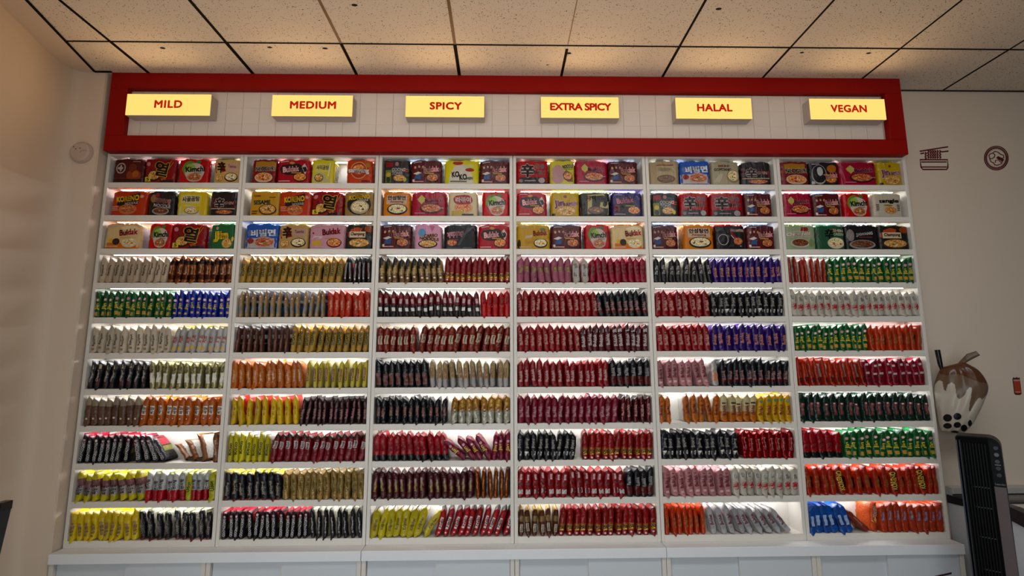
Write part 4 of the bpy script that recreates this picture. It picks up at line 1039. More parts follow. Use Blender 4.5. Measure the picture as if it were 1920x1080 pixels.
    'blackwave': dict(base='161418', side='4a4c4e', top='3a3c40', desc='black multipack with grey bowl and white lettering', el=bowl(-.02, .2, .8, .2, '8a8280', 'dark', ('5a5048', '7a6a5c', '3a3028')) + [T('JJAWANG', .14, .64, .52, .16, 'b8b0ac', None, 6, .05), R(-.2, .5, .6, .53, '8a3a34'), E(-.7, .6, .22, .26, '7a7470')]),
    'buldakdark': buldak('161418', 'c08080', '5a1018', rim='3a2418', kind='orange', side='2a2a2c', top='c8ccd4', extra=[E(-.36, .46, .5, .44, '8a8884'), E(-.36, .48, .45, .4, '161418'), E(-.3, .6, .2, .2, 'a8a4a0'), E(.5, .72, .32, .18, '9a5a24'), R(-.9, .04, -.7, .16, '9a9694')], desc='black multipack with pink lettering and white outline', word=(.46, .42, .44, .24)),
}

PACKS = {  # left and right edge of each pack in the photograph (the printed front), one line per shelf
    (0, 0): [('emblem', 208, 267, 0), ('yeol', 268, 326, 2), ('kimchi', 331, 388, 4), ('toomba', 398, 451, -1)],
    (0, 1): [('koreno', 204, 271, -3), ('walnut', 275, 325, 2), ('broth', 329, 384, 12), ('shinblack', 391, 446, 0)],
    (0, 2): [('buldakcream', 192, 260, 1), ('kimchi', 275, 318, 0), ('yeol', 319, 384, 0), ('jin', 392, 441, -2)],
    (1, 0): [('neoguri', 469, 515, 0), ('buldakred', 517, 580, 0), ('yellowsoup', 582, 624, 4), ('samyang', 648, 697, 8)],
    (1, 1): [('sesame', 466, 521, 3), ('koreno', 522, 581, 2), ('yeol', 582, 642, 1), ('korenogold', 644, 702, 1)],
    (1, 2): [('bibim', 457, 519, 0), ('toomba', 514, 576, -3), ('buldakpink', 578, 645, 1), ('champong', 648, 701, 0)],
    (2, 0): [('odong', 719, 768, 0), ('buldakmaroon', 770, 828, -2), ('koko', 833, 898, 0), ('buldakmaroon', 900, 956, 0)],
    (2, 1): [('ansung', 717, 769, 0), ('crimson', 771, 836, 0), ('rabokki', 841, 896, 0), ('kimchi', 904, 956, 0)],
    (2, 2): [('buldakmaroon', 713, 771, 1), ('carbo', 776, 828, 0), ('buldakblack', 832, 894, -2), ('buldakred', 896, 956, 0)],
    (3, 0): [('shinred', 968, 1029, 0), ('pinkface', 1031, 1078, 1), ('crimson', 1080, 1140, 0), ('buldakmaroon', 1141, 1197, 1)],
    (3, 1): [('buldakred', 968, 1026, 0), ('jinyellow', 1033, 1087, 2), ('jjajaroni', 1088, 1145, -2), ('buldakpurple', 1147, 1208, 2)],
    (3, 2): [('buldakyellow', 968, 1032, 0), ('buldakmaroon', 1034, 1091, 0), ('kimchi', 1097, 1145, 0), ('buldakcream', 1147, 1210, 1)],
    (4, 0): [('plainkhaki', 1219, 1275, -4), ('bibim', 1276, 1333, -2), ('gomtang', 1335, 1389, 3), ('shinblack', 1391, 1448, -4)],
    (4, 1): [('odong', 1224, 1274, -6), ('shinred', 1276, 1331, 1), ('shinred', 1333, 1396, 0), ('buldakmaroon', 1398, 1450, 2)],
    (4, 2): [('buldakmaroon', 1223, 1273, -2), ('ansung', 1283, 1340, 0), ('ribbon', 1343, 1399, 2), ('buldakmaroon', 1402, 1455, 0)],
    (5, 0): [('neoguri', 1464, 1519, 4), ('buldakdark', 1520, 1575, 0), ('crimson', 1577, 1647, 0), ('jinyellow', 1649, 1695, 0)],
    (5, 1): [('crimson', 1470, 1525, 0), ('buldakmaroon', 1527, 1579, 0), ('kimchi', 1584, 1635, 1), ('tangle', 1638, 1696, 6)],
    (5, 2): [('chapagetti', 1474, 1532, 0), ('shingreen', 1533, 1587, -2), ('blackwave', 1588, 1649, 0), ('champong', 1650, 1709, 3)],
}


def calm(c):
    return film(c, rough=.27, scale=20, strength=.6, spec=.3, streak=True)


def multipack(D, W, seed):
    rnd = random.Random(seed)
    ph = [rnd.uniform(0, 6.28) for _ in range(9)]
    hx, dp = W / 2, 0.112
    NEX = 7.0
    drop = (rnd.uniform(0, .014), rnd.uniform(0, .014))
    lean_l, lean_r = rnd.uniform(-.006, .004), rnd.uniform(-.004, .006)

    NF, NBK = 30, 12
    RIM = []
    for i in range(NF):
        x = -math.cos(PI * (i + .5) / NF)
        RIM.append((x, -(1 - abs(x) ** NEX) ** (1 / NEX)))
    for i in range(NBK):
        x = math.cos(PI * (i + .5) / NBK)
        RIM.append((x, (1 - abs(x) ** NEX) ** (1 / NEX)))
    NA = len(RIM)

    def outline(a, ix=1.0, iy=1.0):
        return hx * ix * RIM[a][0], dp / 2 * iy * RIM[a][1]

    def crumple(x, y, z):
        k = math.sin(PI * min(1, max(0, z / HT)))
        u = x / hx
        x += (lean_l if u < 0 else lean_r) * (z / HT) ** 2 * abs(u)
        x += .0016 * math.sin(z * 160 + ph[0] + y * 40) * k * abs(u)
        y += .0004 * math.sin(z * 60 + ph[2]) * (1 if y > 0 else 0)
        z -= drop[0 if u < 0 else 1] * abs(u) ** 3 * (z / HT) ** 2
        z += .0032 * math.sin(u * 7 + ph[5]) * (z / HT) ** 4
        return (x, y, z)

    mb = MB()
    zs = [0, .003, .012, .028, .044, .06, .076, .092, .108, .122, .135, HF]
    P_ = []
    for z in zs:
        q = .965 if z == 0 else (.99 if z < .01 else 1)
        for a in range(NA):
            x, y = outline(a, q, q)
            P_.append(crumple(x, y, z))
    fb, fs = calm(D['base']), film(D['side'], rough=.22, metal=.25 if D['side'][0] in 'abABc' else 0, strength=.9)
    for r in range(len(zs) - 1):
        for a in range(NA):
            i0, i1 = r * NA + a, r * NA + (a + 1) % NA
            m = fb if a < NF - 1 else fs
            mb.add([P_[i0], P_[i1], P_[i1 + NA], P_[i0 + NA]], [(0, 1, 2, 3)], m, True)
    mb.add(P_[:NA], [tuple(range(NA - 1, -1, -1))], fs)

    def onfront(x, z, lift):
        x = max(-hx * .97, min(hx * .97, x))
        y = -dp / 2 * (1 - abs(x / hx) ** NEX) ** (1 / NEX) - lift
        return crumple(x, y, z)

    def mat(c):
        return food(c[1]) if isinstance(c, tuple) else calm(c)

    lift = .0006
    for el in D['el']:
        lift += .00014
        k = el[0]
        if k == 'r':
            _, u0, v0, u1, v1, c = el
            nu, nv = max(2, int((u1 - u0) * 6)), max(1, int((v1 - v0) * 5))
            for i in range(nu):
                for j in range(nv):
                    a, b_ = u0 + (u1 - u0) * i / nu, u0 + (u1 - u0) * (i + 1) / nu
                    e_, f_ = v0 + (v1 - v0) * j / nv, v0 + (v1 - v0) * (j + 1) / nv
                    mb.poly([onfront(a * hx, e_ * HF, lift), onfront(b_ * hx, e_ * HF, lift), onfront(b_ * hx, f_ * HF, lift), onfront(a * hx, f_ * HF, lift)], mat(c), True)
        elif k == 'e':
            _, u, v, ru, rv, c = el
            n_, rings = 24, 3 if ru > .25 else 1
            cen = onfront(u * hx, v * HF, lift)
            pr = None
            for q in range(1, rings + 1):
                f_ = q / rings
                pts = [onfront((u + ru * f_ * math.cos(2 * PI * i / n_)) * hx, max(.002, min(HF * .995, (v + rv * f_ * math.sin(2 * PI * i / n_)) * HF)), lift) for i in range(n_)]
                if pr is None:
                    mb.add([cen] + pts, [(0, 1 + i, 1 + (i + 1) % n_) for i in range(n_)], mat(c), True)
                else:
                    mb.add(pr + pts, [(i, n_ + i, n_ + (i + 1) % n_, (i + 1) % n_) for i in range(n_)], mat(c), True)
                pr = pts
        elif k == 'p':
            mb.poly([onfront(u * hx, v * HF, lift) for u, v in el[1]], mat(el[2]), True)
        elif k == 't':
            _, t, u, v, w_, h, c, oc, rot, bold = el
            for (cc, bo, up) in (((oc, bold + (.03 if ord(t[0]) > 5000 else .045), 0), (c, bold, .0004)) if oc else ((c, bold, .0004),)):
                tv, tf, (x0, x1, y0, y1) = text2d(t, bo, 1.0, 8 if cc == oc else 4)
                bx = text2d(t, bold, 1.0, 4)[2]
                k1, k2 = w_ * W / (bx[1] - bx[0]), h * HF / (bx[3] - bx[2])
                ca, sa = math.cos(math.radians(rot)), math.sin(math.radians(rot))
                mx_, my_ = (x0 + x1) / 2, (y0 + y1) / 2
                vs = [onfront(u * hx + (x - mx_) * k1 * ca - (y - my_) * k2 * sa, v * HF + (x - mx_) * k1 * sa + (y - my_) * k2 * ca, lift + up) for x, y in tv]
                mb.add(vs, tf, mat(cc))
            lift += .0004
    # gathered top of the bag, a part of its own: slopes back and up from the front edge
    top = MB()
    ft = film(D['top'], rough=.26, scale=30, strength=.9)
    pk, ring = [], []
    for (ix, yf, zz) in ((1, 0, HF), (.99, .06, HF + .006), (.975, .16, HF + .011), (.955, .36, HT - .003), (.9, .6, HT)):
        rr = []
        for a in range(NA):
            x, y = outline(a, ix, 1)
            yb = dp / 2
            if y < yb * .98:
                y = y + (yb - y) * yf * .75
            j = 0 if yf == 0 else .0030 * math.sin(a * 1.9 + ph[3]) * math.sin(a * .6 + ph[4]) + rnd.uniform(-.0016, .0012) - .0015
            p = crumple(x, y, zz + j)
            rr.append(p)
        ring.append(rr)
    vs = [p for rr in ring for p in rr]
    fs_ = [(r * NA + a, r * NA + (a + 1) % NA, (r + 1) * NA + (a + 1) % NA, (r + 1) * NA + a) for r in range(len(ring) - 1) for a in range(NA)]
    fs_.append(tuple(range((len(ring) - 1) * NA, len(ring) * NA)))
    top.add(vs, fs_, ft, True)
    return mb, top


for (bI, rI), packs in PACKS.items():
    zf = ZS[rI]
    prev = bI * BAY + PT + .003
    for i, (key, p0, p1, yaw) in enumerate(packs):
        D = MD[key]
        py = (320, 380, 441)[rI]
        x0, x1 = at(p0, py, -.004).x, at(p1, py, -.004).x
        lim = (bI + 1) * BAY - PT - .004
        x0 = max(x0, prev)
        x1 = min(x1, lim - .001)
        W = x1 - x0
        mbm, mbt = multipack(D, W, bI * 100 + rI * 10 + i)
        cx = (x0 + x1) / 2
        o = mbm.build('noodle_multipack', None, (cx, .062, Z0 + zf + .0006), (math.radians(-2), 0, 0))
        o.rotation_euler = (math.radians(rnd.uniform(-3, 0)), 0, math.radians(yaw * .5))
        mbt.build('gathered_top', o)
        prev = x1 + .001
        lab = f"{D['desc']}, {ORD[i]} from left on the {ROWS[rI]} shelf under {SIGNS[bI].lower()}"
        if len(lab.split()) > 16:
            lab = lab.replace(' from left', '')
        if len(lab.split()) > 16:
            lab = lab.replace(' on the ' + ROWS[rI], ' on ' + ROWS[rI]).replace(' and ', ', ')
        tag(o, lab, 'noodle multipack', f'multipacks on the {ROWS[rI]} shelf under {SIGNS[bI].lower()}')
# ------------------------------------------------------------------ wall stickers
DECAL = paint('5a1418', .5, 'vinyl_sticker_red', spec=.3)


def ribbon(mb, pts, wd, y0, y1, m, closed=False):
    """a flat vinyl line along points given in x and z"""
    n_ = len(pts)
    L, Rr = [], []
    for i in range(n_):
        a = Vector(pts[(i - 1) % n_] if (closed or i) else pts[0])
        b_ = Vector(pts[(i + 1) % n_] if (closed or i < n_ - 1) else pts[-1])
        t = (b_ - a).normalized()
        nn_ = Vector((-t.y, t.x)) * wd / 2
        p = Vector(pts[i])
        L.append(p + nn_)
        Rr.append(p - nn_)
    rng = range(n_ if closed else n_ - 1)
    for i in rng:
        j = (i + 1) % n_
        q = [(L[i].x, y0, L[i].y), (Rr[i].x, y0, Rr[i].y), (Rr[j].x, y0, Rr[j].y), (L[j].x, y0, L[j].y)]
        mb.poly(q, m)
        mb.poly([(L[i].x, y1, L[i].y), (L[i].x, y0, L[i].y), (L[j].x, y0, L[j].y), (L[j].x, y1, L[j].y)], m)
        mb.poly([(Rr[i].x, y0, Rr[i].y), (Rr[i].x, y1, Rr[i].y), (Rr[j].x, y1, Rr[j].y), (Rr[j].x, y0, Rr[j].y)], m)


YW = 0.085


def wallpt(cx_, cy_):
    """crop pixel of the sticker close-up to wall coordinates (x, z)"""
    p = at(1690 + cx_ / 7.713, 240 + cy_ / 7.713, YW)
    return (p.x, p.z)


ORG = at(1751, 296, YW)
mb = MB()
yA, yB_ = -.0016, -.0002


def rel(lst, o):
    return [(wallpt(*p)[0] - o.x, wallpt(*p)[1] - o.z) for p in lst]


ribbon(mb, rel([(262, 338), (675, 272)], ORG), .0085, yA, yB_, DECAL)
ribbon(mb, rel([(272, 374), (330, 362)], ORG), .0085, yA, yB_, DECAL)
ribbon(mb, rel([(575, 346), (680, 335)], ORG), .0085, yA, yB_, DECAL)
ribbon(mb, rel([(268, 460), (668, 460), (672, 570), (655, 600), (310, 600), (285, 570)], ORG), .0085, yA, yB_, DECAL, True)
ribbon(mb, rel([(285, 492), (655, 492)], ORG), .0075, yA, yB_, DECAL)
ribbon(mb, rel([(290, 565), (655, 565)], ORG), .0075, yA, yB_, DECAL)
for j in range(7):          # wavy noodles hanging from the chopsticks
    x = 345 + j * 35
    pts_ = [(x + (14 if (q % 2) else -4) + (4 * math.sin(j)), (350 if j < 1 else 322) + q * (20 if j else 17)) for q in range(7)]
    pts_ = [(a, b_) for a, b_ in pts_ if b_ < 458]
    ribbon(mb, rel(pts_, ORG), .0105, yA - .0003 * (j % 2), yB_, DECAL)
o = mb.build('wall_sticker', None, (ORG.x, YW, ORG.z))
tag(o, 'dark red noodle bowl and chopsticks sticker on wall right of red header', 'wall sticker')

ORG = at(1868, 296, YW)
mb = MB()
cx_, cy_ = 1371, 436
circ = lambda r, k=40, ex=1.0: [(cx_ + r * math.cos(2 * PI * i / k), cy_ + r * ex * math.sin(2 * PI * i / k)) for i in range(k)]
ribbon(mb, rel(circ(170), ORG), .0068, yA, yB_, DECAL, True)
ribbon(mb, rel(circ(148), ORG), .0075, yA - .0002, yB_, DECAL, True)
for i in range(46):         # beaded inner rim
    a = 2 * PI * i / 46
    ribbon(mb, rel([(cx_ + 126 * math.cos(a), cy_ + 126 * math.sin(a)), (cx_ + 140 * math.cos(a), cy_ + 140 * math.sin(a))], ORG), .0022, yA, yB_, DECAL)
ribbon(mb, rel([(1265, 400), (1285, 375), (1320, 365), (1350, 385), (1345, 420), (1310, 445), (1275, 440)], ORG), .0055, yA, yB_, DECAL, True)
ribbon(mb, rel([(1320, 362), (1350, 338), (1395, 350), (1430, 380), (1475, 395), (1480, 430), (1455, 440)], ORG), .0055, yA, yB_, DECAL)
ribbon(mb, rel([(1275, 445), (1295, 490), (1330, 505), (1350, 535), (1385, 540), (1450, 515), (1455, 480)], ORG), .0055, yA, yB_, DECAL)
ribbon(mb, rel([(1355, 505), (1360, 470), (1400, 460), (1440, 500)], ORG), .0050, yA, yB_, DECAL)
ribbon(mb, rel([(1375, 425), (1420, 450), (1470, 480)], ORG), .011, yA, yB_, DECAL)
ribbon(mb, rel([(1390, 415), (1440, 438), (1480, 465)], ORG), .008, yA - .0002, yB_, DECAL)
o = mb.build('wall_sticker', None, (ORG.x, YW, ORG.z))
tag(o, 'dark red round plate sticker on the wall at far right', 'wall sticker')

p = at(1906.5, 723, YW)
mb = MB()
k = [(-.024, -.047), (-.021, .04), (.023, .04), (.021, -.047), (.012, -.054), (-.014, -.054)]
mb.poly([(x, -.0014, z) for x, z in k], paint('4a1616', .5, 'cup_outline'))
mb.poly([(x * .84, -.0018, z * .86) for x, z in k], paint('a83c26', .5, 'cup_red'))
mb.poly([(x * .84, -.0021, z) for x, z in ((-.024, .026), (-.023, .036), (.024, .036), (.024, .026))], paint('b88a7c', .5, 'cup_rim'))
mb.poly([(x, -.0021, z) for x, z in ((-.016, -.04), (-.017, -.034), (.016, -.034), (.015, -.04))], paint('b88a7c', .5, 'cup_rim'))
mb.poly([(x, -.0015, z) for x, z in ((-.02, .039), (-.016, .05), (-.006, .044), (.004, .05), (.014, .044), (.022, .049), (.023, .039))], paint('4a1616', .5, 'cup_outline'))
ribbon(mb, [(-.021, -.046), (-.02, .04)], .003, -.0022, -.0002, paint('4a1616', .5, 'cup_outline'))
o = mb.build('wall_sticker', None, (p.x, YW, p.z))
tag(o, 'small red drink cup sticker on the wall above the freezer', 'wall sticker')

# sticker line on the last sliding door
mb = MB()
a, b_ = at(1750, 1082, -.068), at(1784, 1074.5, -.068)
ribbon(mb, [(a.x - b_.x, a.z - b_.z), (0, 0)], .0085, -.0016, -.0002, paint('2a0a18', .5, 'dark_purple_vinyl'))
ribbon(mb, [(a.x - b_.x - .2, a.z - b_.z - .05), (-.01, -.03)], .0085, -.0016, -.0002, paint('2a0a18', .5, 'dark_purple_vinyl'))
o = mb.build('door_sticker', None, (b_.x, -.068, b_.z))
tag(o, 'dark purple chopstick sticker on the cabinet door under vegan shelves', 'door sticker')

# ------------------------------------------------------------------ smoke detector on the wall stub
p = at(155, 287, -.06)
r_ = empty('smoke_detector', (p.x, -.06, p.z))
tag(r_, 'round white smoke detector on the wall left of red header', 'smoke detector')
SM = paint('c4b0a2', .5, 'detector_plastic', spec=.3)
mb = MB()
mb.cyl((0, 0, 0), (0, -1, 0), .063, .012, SM, 40)
mb.build('mounting_base', r_)
mb = MB()
mb.cyl((0, -.012, 0), (0, -1, 0), .060, .010, SM, 40, .056, False)
mb.cyl((0, -.022, 0), (0, -1, 0), .056, .006, SM, 40, .046)
ribbon(mb, [(.005, -.008), (.015, .002), (.035, .006), (.048, .002)], .0022, -.0288, -.027, paint('8a7668', .6, 'detector_seam'))
mb.build('cover', r_)
mb = MB()
for x, z in ((-.032, .026), (-.018, .014), (.006, .018)):
    mb.cyl((x, -.0278, z), (0, -1, 0), .0032, .0008, HOLE, 12)
mb.build('vent_hole', r_)

# ------------------------------------------------------------------ foil balloon shaped like a bubble tea cup
BAL_W = film('c2b8a8', rough=.3, scale=9, strength=.5)
BAL_B = film('5c3a26', rough=.22, scale=9, strength=.6)
BAL_B2 = film('6e5844', rough=.3, scale=9, strength=.5)
BAL_K = film('0c0b0d', rough=.3, scale=9, strength=.2)
BC = at(1802, 750, -.075)
BD = Vector((BC.x - 2.33238, BC.y + 2.93517)).normalized()      # the way it faces is -BD
BE = Vector((BD.y, -BD.x))
BANG = math.atan2(BE.y, BE.x)


def bal(px_, py_):
    """outline point in the balloon's own upright plane"""
    a_ = at(px_, py_, 0)
    c_ = Vector((2.33238, -2.93517, 0.9705 + Z0))
    r_d = a_ - c_
    t_ = ((BC.x - c_.x) * BD.x + (BC.y - c_.y) * BD.y) / (r_d.x * BD.x + r_d.y * BD.y)
    p = c_ + r_d * t_
    return ((p.x - BC.x) * BE.x + (p.y - BC.y) * BE.y, p.z - BC.z)


# left and right outline of the cup, top to bottom
LFT = [bal(1764, 689), bal(1756, 706), bal(1751, 728), bal(1753, 752), bal(1757, 775), bal(1761, 796), bal(1765, 808)]
RGT = [bal(1806, 678), bal(1836, 695), bal(1853, 724), bal(1846, 752), bal(1834, 778), bal(1822, 798), bal(1806, 814)]


def lerp_list(l, t):
    t = t * (len(l) - 1)
    i = min(int(t), len(l) - 2)
    k_ = t - i
    p0, p1, p2, p3 = l[max(i - 1, 0)], l[i], l[i + 1], l[min(i + 2, len(l) - 1)]
    return tuple(.5 * (2 * p1[q] + (p2[q] - p0[q]) * k_ + (2 * p0[q] - 5 * p1[q] + 4 * p2[q] - p3[q]) * k_ ** 2 + (3 * p1[q] - p0[q] - 3 * p2[q] + p3[q]) * k_ ** 3) for q in (0, 1))


NU, NV = 84, 120
mb = MB()


def bpt(u, v, side):
    a, b_ = lerp_list(LFT, v), lerp_list(RGT, v)
    x, z = a[0] + (b_[0] - a[0]) * u, a[1] + (b_[1] - a[1]) * u
    h = (max(0, 4 * u * (1 - u)) ** .42) * (max(0, 4 * v * (1 - v)) ** .38)
    wr = (.004 * math.sin(u * 22 + 6 * v) * math.sin(v * 9) + .0025 * math.sin(u * 45 + v * 3) * (1 - h)) * h
    return (x, -side * (.065 * h + wr), z)


DRIP = [(0, .30), (.05, .24), (.1, .225), (.16, .25), (.2, .36), (.235, .365), (.27, .29), (.34, .265), (.40, .29), (.425, .41), (.46, .455), (.5, .465), (.54, .455), (.58, .42),
        (.62, .36), (.67, .33), (.70, .345), (.715, .5), (.73, .59), (.755, .62), (.78, .61), (.81, .53), (.85, .465), (.89, .455), (.93, .48), (1, .42)]


def drip(u):
    # lower edge of the chocolate coat across the front
    for i in range(len(DRIP) - 1):
        if u <= DRIP[i + 1][0]:
            k_ = (u - DRIP[i][0]) / (DRIP[i + 1][0] - DRIP[i][0])
            return DRIP[i][1] + (DRIP[i + 1][1] - DRIP[i][1]) * k_
    return .42


for side in (1, -1):
    for i in range(NU):
        for j in range(NV):
            u, v = (i + .5) / NU, (j + .5) / NV
            edge = .10 + .19 * u + .02 * math.sin(u * 9)
            m = BAL_B if v < edge else (BAL_B2 if v < drip(u) else BAL_W)
            q = [bpt(i / NU, j / NV, side), bpt((i + 1) / NU, j / NV, side), bpt((i + 1) / NU, (j + 1) / NV, side), bpt(i / NU, (j + 1) / NV, side)]
            mb.poly(q if side < 0 else q[::-1], m, True)
me = mb.mesh('balloon')
bm = bmesh.new()
bm.from_mesh(me)
bmesh.ops.remove_doubles(bm, verts=bm.verts, dist=.0001)
bmesh.ops.recalc_face_normals(bm, faces=bm.faces)
bm.to_mesh(me)
bm.free()
o = put('foil_balloon', me, None, (BC.x, BC.y, BC.z), (0, 0, BANG))
tag(o, 'bubble tea cup foil balloon with dripping brown top beside the shelves', 'balloon')
mb = MB()      # printed tapioca pearls
for (px_, py_, rr, sq) in ((1777, 782, 8.2, .85), (1795, 779, 7.4, .85), (1777, 797, 8.0, .68), (1795, 795, 7.0, .8), (1807, 801, 6.0, 1.1), (1790, 809, 7.0, .5), (1818, 792, 3.6, 1.7)):
    def uv_at(x, z):
        u, v = .5, .75
        for _ in range(40):
            a, b_ = lerp_list(LFT, v), lerp_list(RGT, v)
            u = min(.985, max(.015, (x - a[0]) / (b_[0] - a[0])))
            v = min(.985, max(.3, v - (z - (a[1] + (b_[1] - a[1]) * u)) / .42))
        return u, v

    def skin(u, v):
        u, v = min(.99, max(.01, u)), min(.99, max(.01, v))
        c0_ = Vector(bpt(u, v, 1))
        n_ = (Vector(bpt(u + .008, v, 1)) - c0_).cross(Vector(bpt(u, v + .008, 1)) - c0_).normalized()
        if n_.y > 0:
            n_ = -n_
        return c0_ + n_ * .0016

    rings = [[skin(*uv_at(*bal(px_ + rr * f_ * math.cos(2 * PI * i / 22), py_ + rr * sq * f_ * math.sin(2 * PI * i / 22)))) for i in range(22)] for f_ in (.02, .25, .5, .75, 1)]
    mb.add([p_ for r_1 in rings for p_ in r_1], [(k_ * 22 + i, k_ * 22 + (i + 1) % 22, k_ * 22 + 22 + (i + 1) % 22, k_ * 22 + 22 + i) for k_ in range(4) for i in range(22)], BAL_K, True)
mb.build('printed_pearls', o)
mb = MB()      # the tail that was used to fill it
ta = [bal(1799, 683), bal(1817, 669), bal(1834, 662)]
for i in range(2):
    (xa, za), (xb, zb) = ta[i], ta[i + 1]
    ra, rb = (.010, .018, .014)[i], (.010, .018, .014)[i + 1]
    n_ = 12
    A = [(xa + ra * .5 * math.cos(2 * PI * k_ / n_), -.004 + ra * .45 * math.sin(2 * PI * k_ / n_), za + ra * math.cos(2 * PI * k_ / n_) * -.85) for k_ in range(n_)]
    B_ = [(xb + rb * .5 * math.cos(2 * PI * k_ / n_), -.004 + rb * .45 * math.sin(2 * PI * k_ / n_), zb + rb * math.cos(2 * PI * k_ / n_) * -.85) for k_ in range(n_)]
    mb.add(A + B_, [(q, (q + 1) % n_, n_ + (q + 1) % n_, n_ + q) for q in range(n_)], BAL_B2, True)
    if i == 1:
        mb.add(B_, [tuple(range(n_))], BAL_B2)
    else:
        mb.add(A, [tuple(range(n_ - 1, -1, -1))], BAL_B2)
mb.build('inflation_tail', o)
mb = MB()      # black straw
a, b_, c_ = bal(1757.5, 656), bal(1763, 683), bal(1766, 694)
for (p0, p1, r0_, r1_) in ((a, b_, .0135, .012), (b_, c_, .012, .007)):
    v0 = Vector((p0[0], -.012, p0[1]))
    v1 = Vector((p1[0], -.012, p1[1]))
    mb.cyl(v0, v1 - v0, r0_, (v1 - v0).length, BAL_K, 14, r1_)
mb.build('straw', o)

# ------------------------------------------------------------------ chest freezer seen from its end
FW = paint('c4c8cc', .35, 'freezer_white', spec=.45)
FBK = paint('15161a', .35, 'freezer_black_rim', spec=.45)
FX0, FX1 = 4.872, 6.4
r_ = empty('chest_freezer', ((FX0 + FX1) / 2, -.25, 0))
tag(r_, 'white chest freezer with curved black rim and glass lid at far right', 'freezer')
fcx, fcy = (FX0 + FX1) / 2, -.25
# side profile: the top falls away in a curve towards the front
prof = [(.075, .213), (-.02, .217), (-.12, .232), (-.22, .246), (-.30, .246), (-.36, .236), (-.43, .212), (-.50, .172), (-.57, .115), (-.62, .05)]
low = [(.075, .172), (-.02, .178), (-.12, .186), (-.22, .184), (-.30, .180), (-.36, .166), (-.43, .138), (-.50, .096), (-.57, .04), (-.60, 0.0)]


def prism(mb_, poly_, x0, x1, m):
    n_ = len(poly_)
    v = [(x0 - fcx, y - fcy, z + Z0) for y, z in poly_] + [(x1 - fcx, y - fcy, z + Z0) for y, z in poly_]
    mb_.add(v, [tuple(range(n_)), tuple(range(2 * n_ - 1, n_ - 1, -1))] + [(i, n_ + i, n_ + (i + 1) % n_, (i + 1) % n_) for i in range(n_)], m)


mb = MB()
prism(mb, low + [(-.60, -Z0 + .05), (.075, -Z0 + .05)], FX0, FX0 + .05, FW)
prism(mb, low + [(-.60, -Z0 + .05), (.075, -Z0 + .05)], FX1 - .05, FX1, FW)
mb.box(FX0 + .05 - fcx, FX1 - .05 - fcx, -.60 - fcy, -.56 - fcy, .05, Z0 - .02, FW)
mb.box(FX0 + .05 - fcx, FX1 - .05 - fcx, .03 - fcy, .075 - fcy, .05, Z0 + .17, FW)
mb.box(FX0 + .05 - fcx, FX1 - .05 - fcx, -.56 - fcy, .03 - fcy, .05, .2, FW)
mb.box(FX0 + .02 - fcx, FX1 - .02 - fcx, -.58 - fcy, .06 - fcy, 0.0, .05, FBK)
mb.build('cabinet', r_)
for (x0, x1) in ((FX0 - .004, FX0 + .05), (FX1 - .05, FX1 + .004)):
    mb = MB()
    prism(mb, [(y, z - .0) for y, z in prof] + low[::-1], x0, x1, FBK)
    mb.build('end_rim', r_)
mb = MB()
mb.bbox(FX0 - fcx, FX1 - fcx, .035 - fcy, .083 - fcy, Z0 + .214, Z0 + .262, paint('b4b0aa', .4, 'freezer_back_rail', spec=.4), .004, 2)
mb.box(FX0 - .003 - fcx, FX1 - fcx, .030 - fcy, .036 - fcy, Z0 + .222, Z0 + .228, FBK)
mb.build('back_rail', r_)
m, nt, b = base_mat('freezer_glass')
b.inputs['Base Color'].default_value = (.9, .95, .95, 1)
b.inputs['Roughness'].default_value = .04
b.inputs['Transmission Weight'].default_value = 1.0
b.inputs['IOR'].default_value = 1.12
GLS = m
mb = MB()
gl = [(y, z - .010) for y, z in prof[1:-2]]
prism(mb, gl + [(y, z - .006) for y, z in gl[::-1]], FX0 + .052, FX1 - .052, GLS)
mb.build('glass_lid', r_)
# tubs lying inside under the glass
for i in range(5):
    o = MB()
    o.cyl((0, 0, 0), (0, 0, 1), .055, .11, paint('cfc6ba', .5, 'ice_tub'), 20, .066)
    o.cyl((0, 0, .11), (0, 0, 1), .069, .012, paint(('b84a3c', '5c7aa8', 'c8a860', '6a9a6a', 'b8788c')[i], .4), 20)
    ob = o.build('ice_cream_tub', None, (FX0 + .2 + i * .2, -.24, .2))
    tag(ob, f"{('red', 'blue', 'tan', 'green', 'pink')[i]} lidded ice cream tub inside the chest freezer", 'ice cream tub', 'ice cream tubs in the freezer')

# ------------------------------------------------------------------ black tower air cooler
TL, TR = Vector((4.501, -.45, 0)), Vector((4.612, -.561, 0))
tw = (TR - TL).length
cen = (TL + TR) / 2
ang = math.atan2(TR.y - TL.y, TR.x - TL.x)
HT_ = 1.2485
r_ = empty('tower_cooler', (cen.x, cen.y, 0), (0, 0, ang))
tag(r_, 'black and grey tower air cooler with vertical louvres in front of freezer', 'air cooler')
TB = paint('050506', .4, 'glossy_black_plastic', spec=.12)
TG = paint('554c4a', .45, 'grey_plastic', spec=.35)
TK = paint('020203', .7, 'louvre_black', spec=.08)
hw, dp = tw / 2, .13
mb = MB()          # body with a rounded upper right corner


def corner(x0, x1, z0, z1, r, n_=8):
    pts_ = [(x0, z0), (x1, z0)]
    pts_ += [(x1 - r + r * math.cos(PI / 2 * i / n_), z1 - r + r * math.sin(PI / 2 * i / n_)) for i in range(n_ + 1)]
    pts_ += [(x0 + .012 * (1 - math.cos(PI / 2 * i / 4)) , z1 - .006 * (i == 4) * 0 - .0 + 0.012 * (math.sin(PI / 2 * i / 4) - 1) * 1) for i in range(4, -1, -1)][1:]
    return pts_


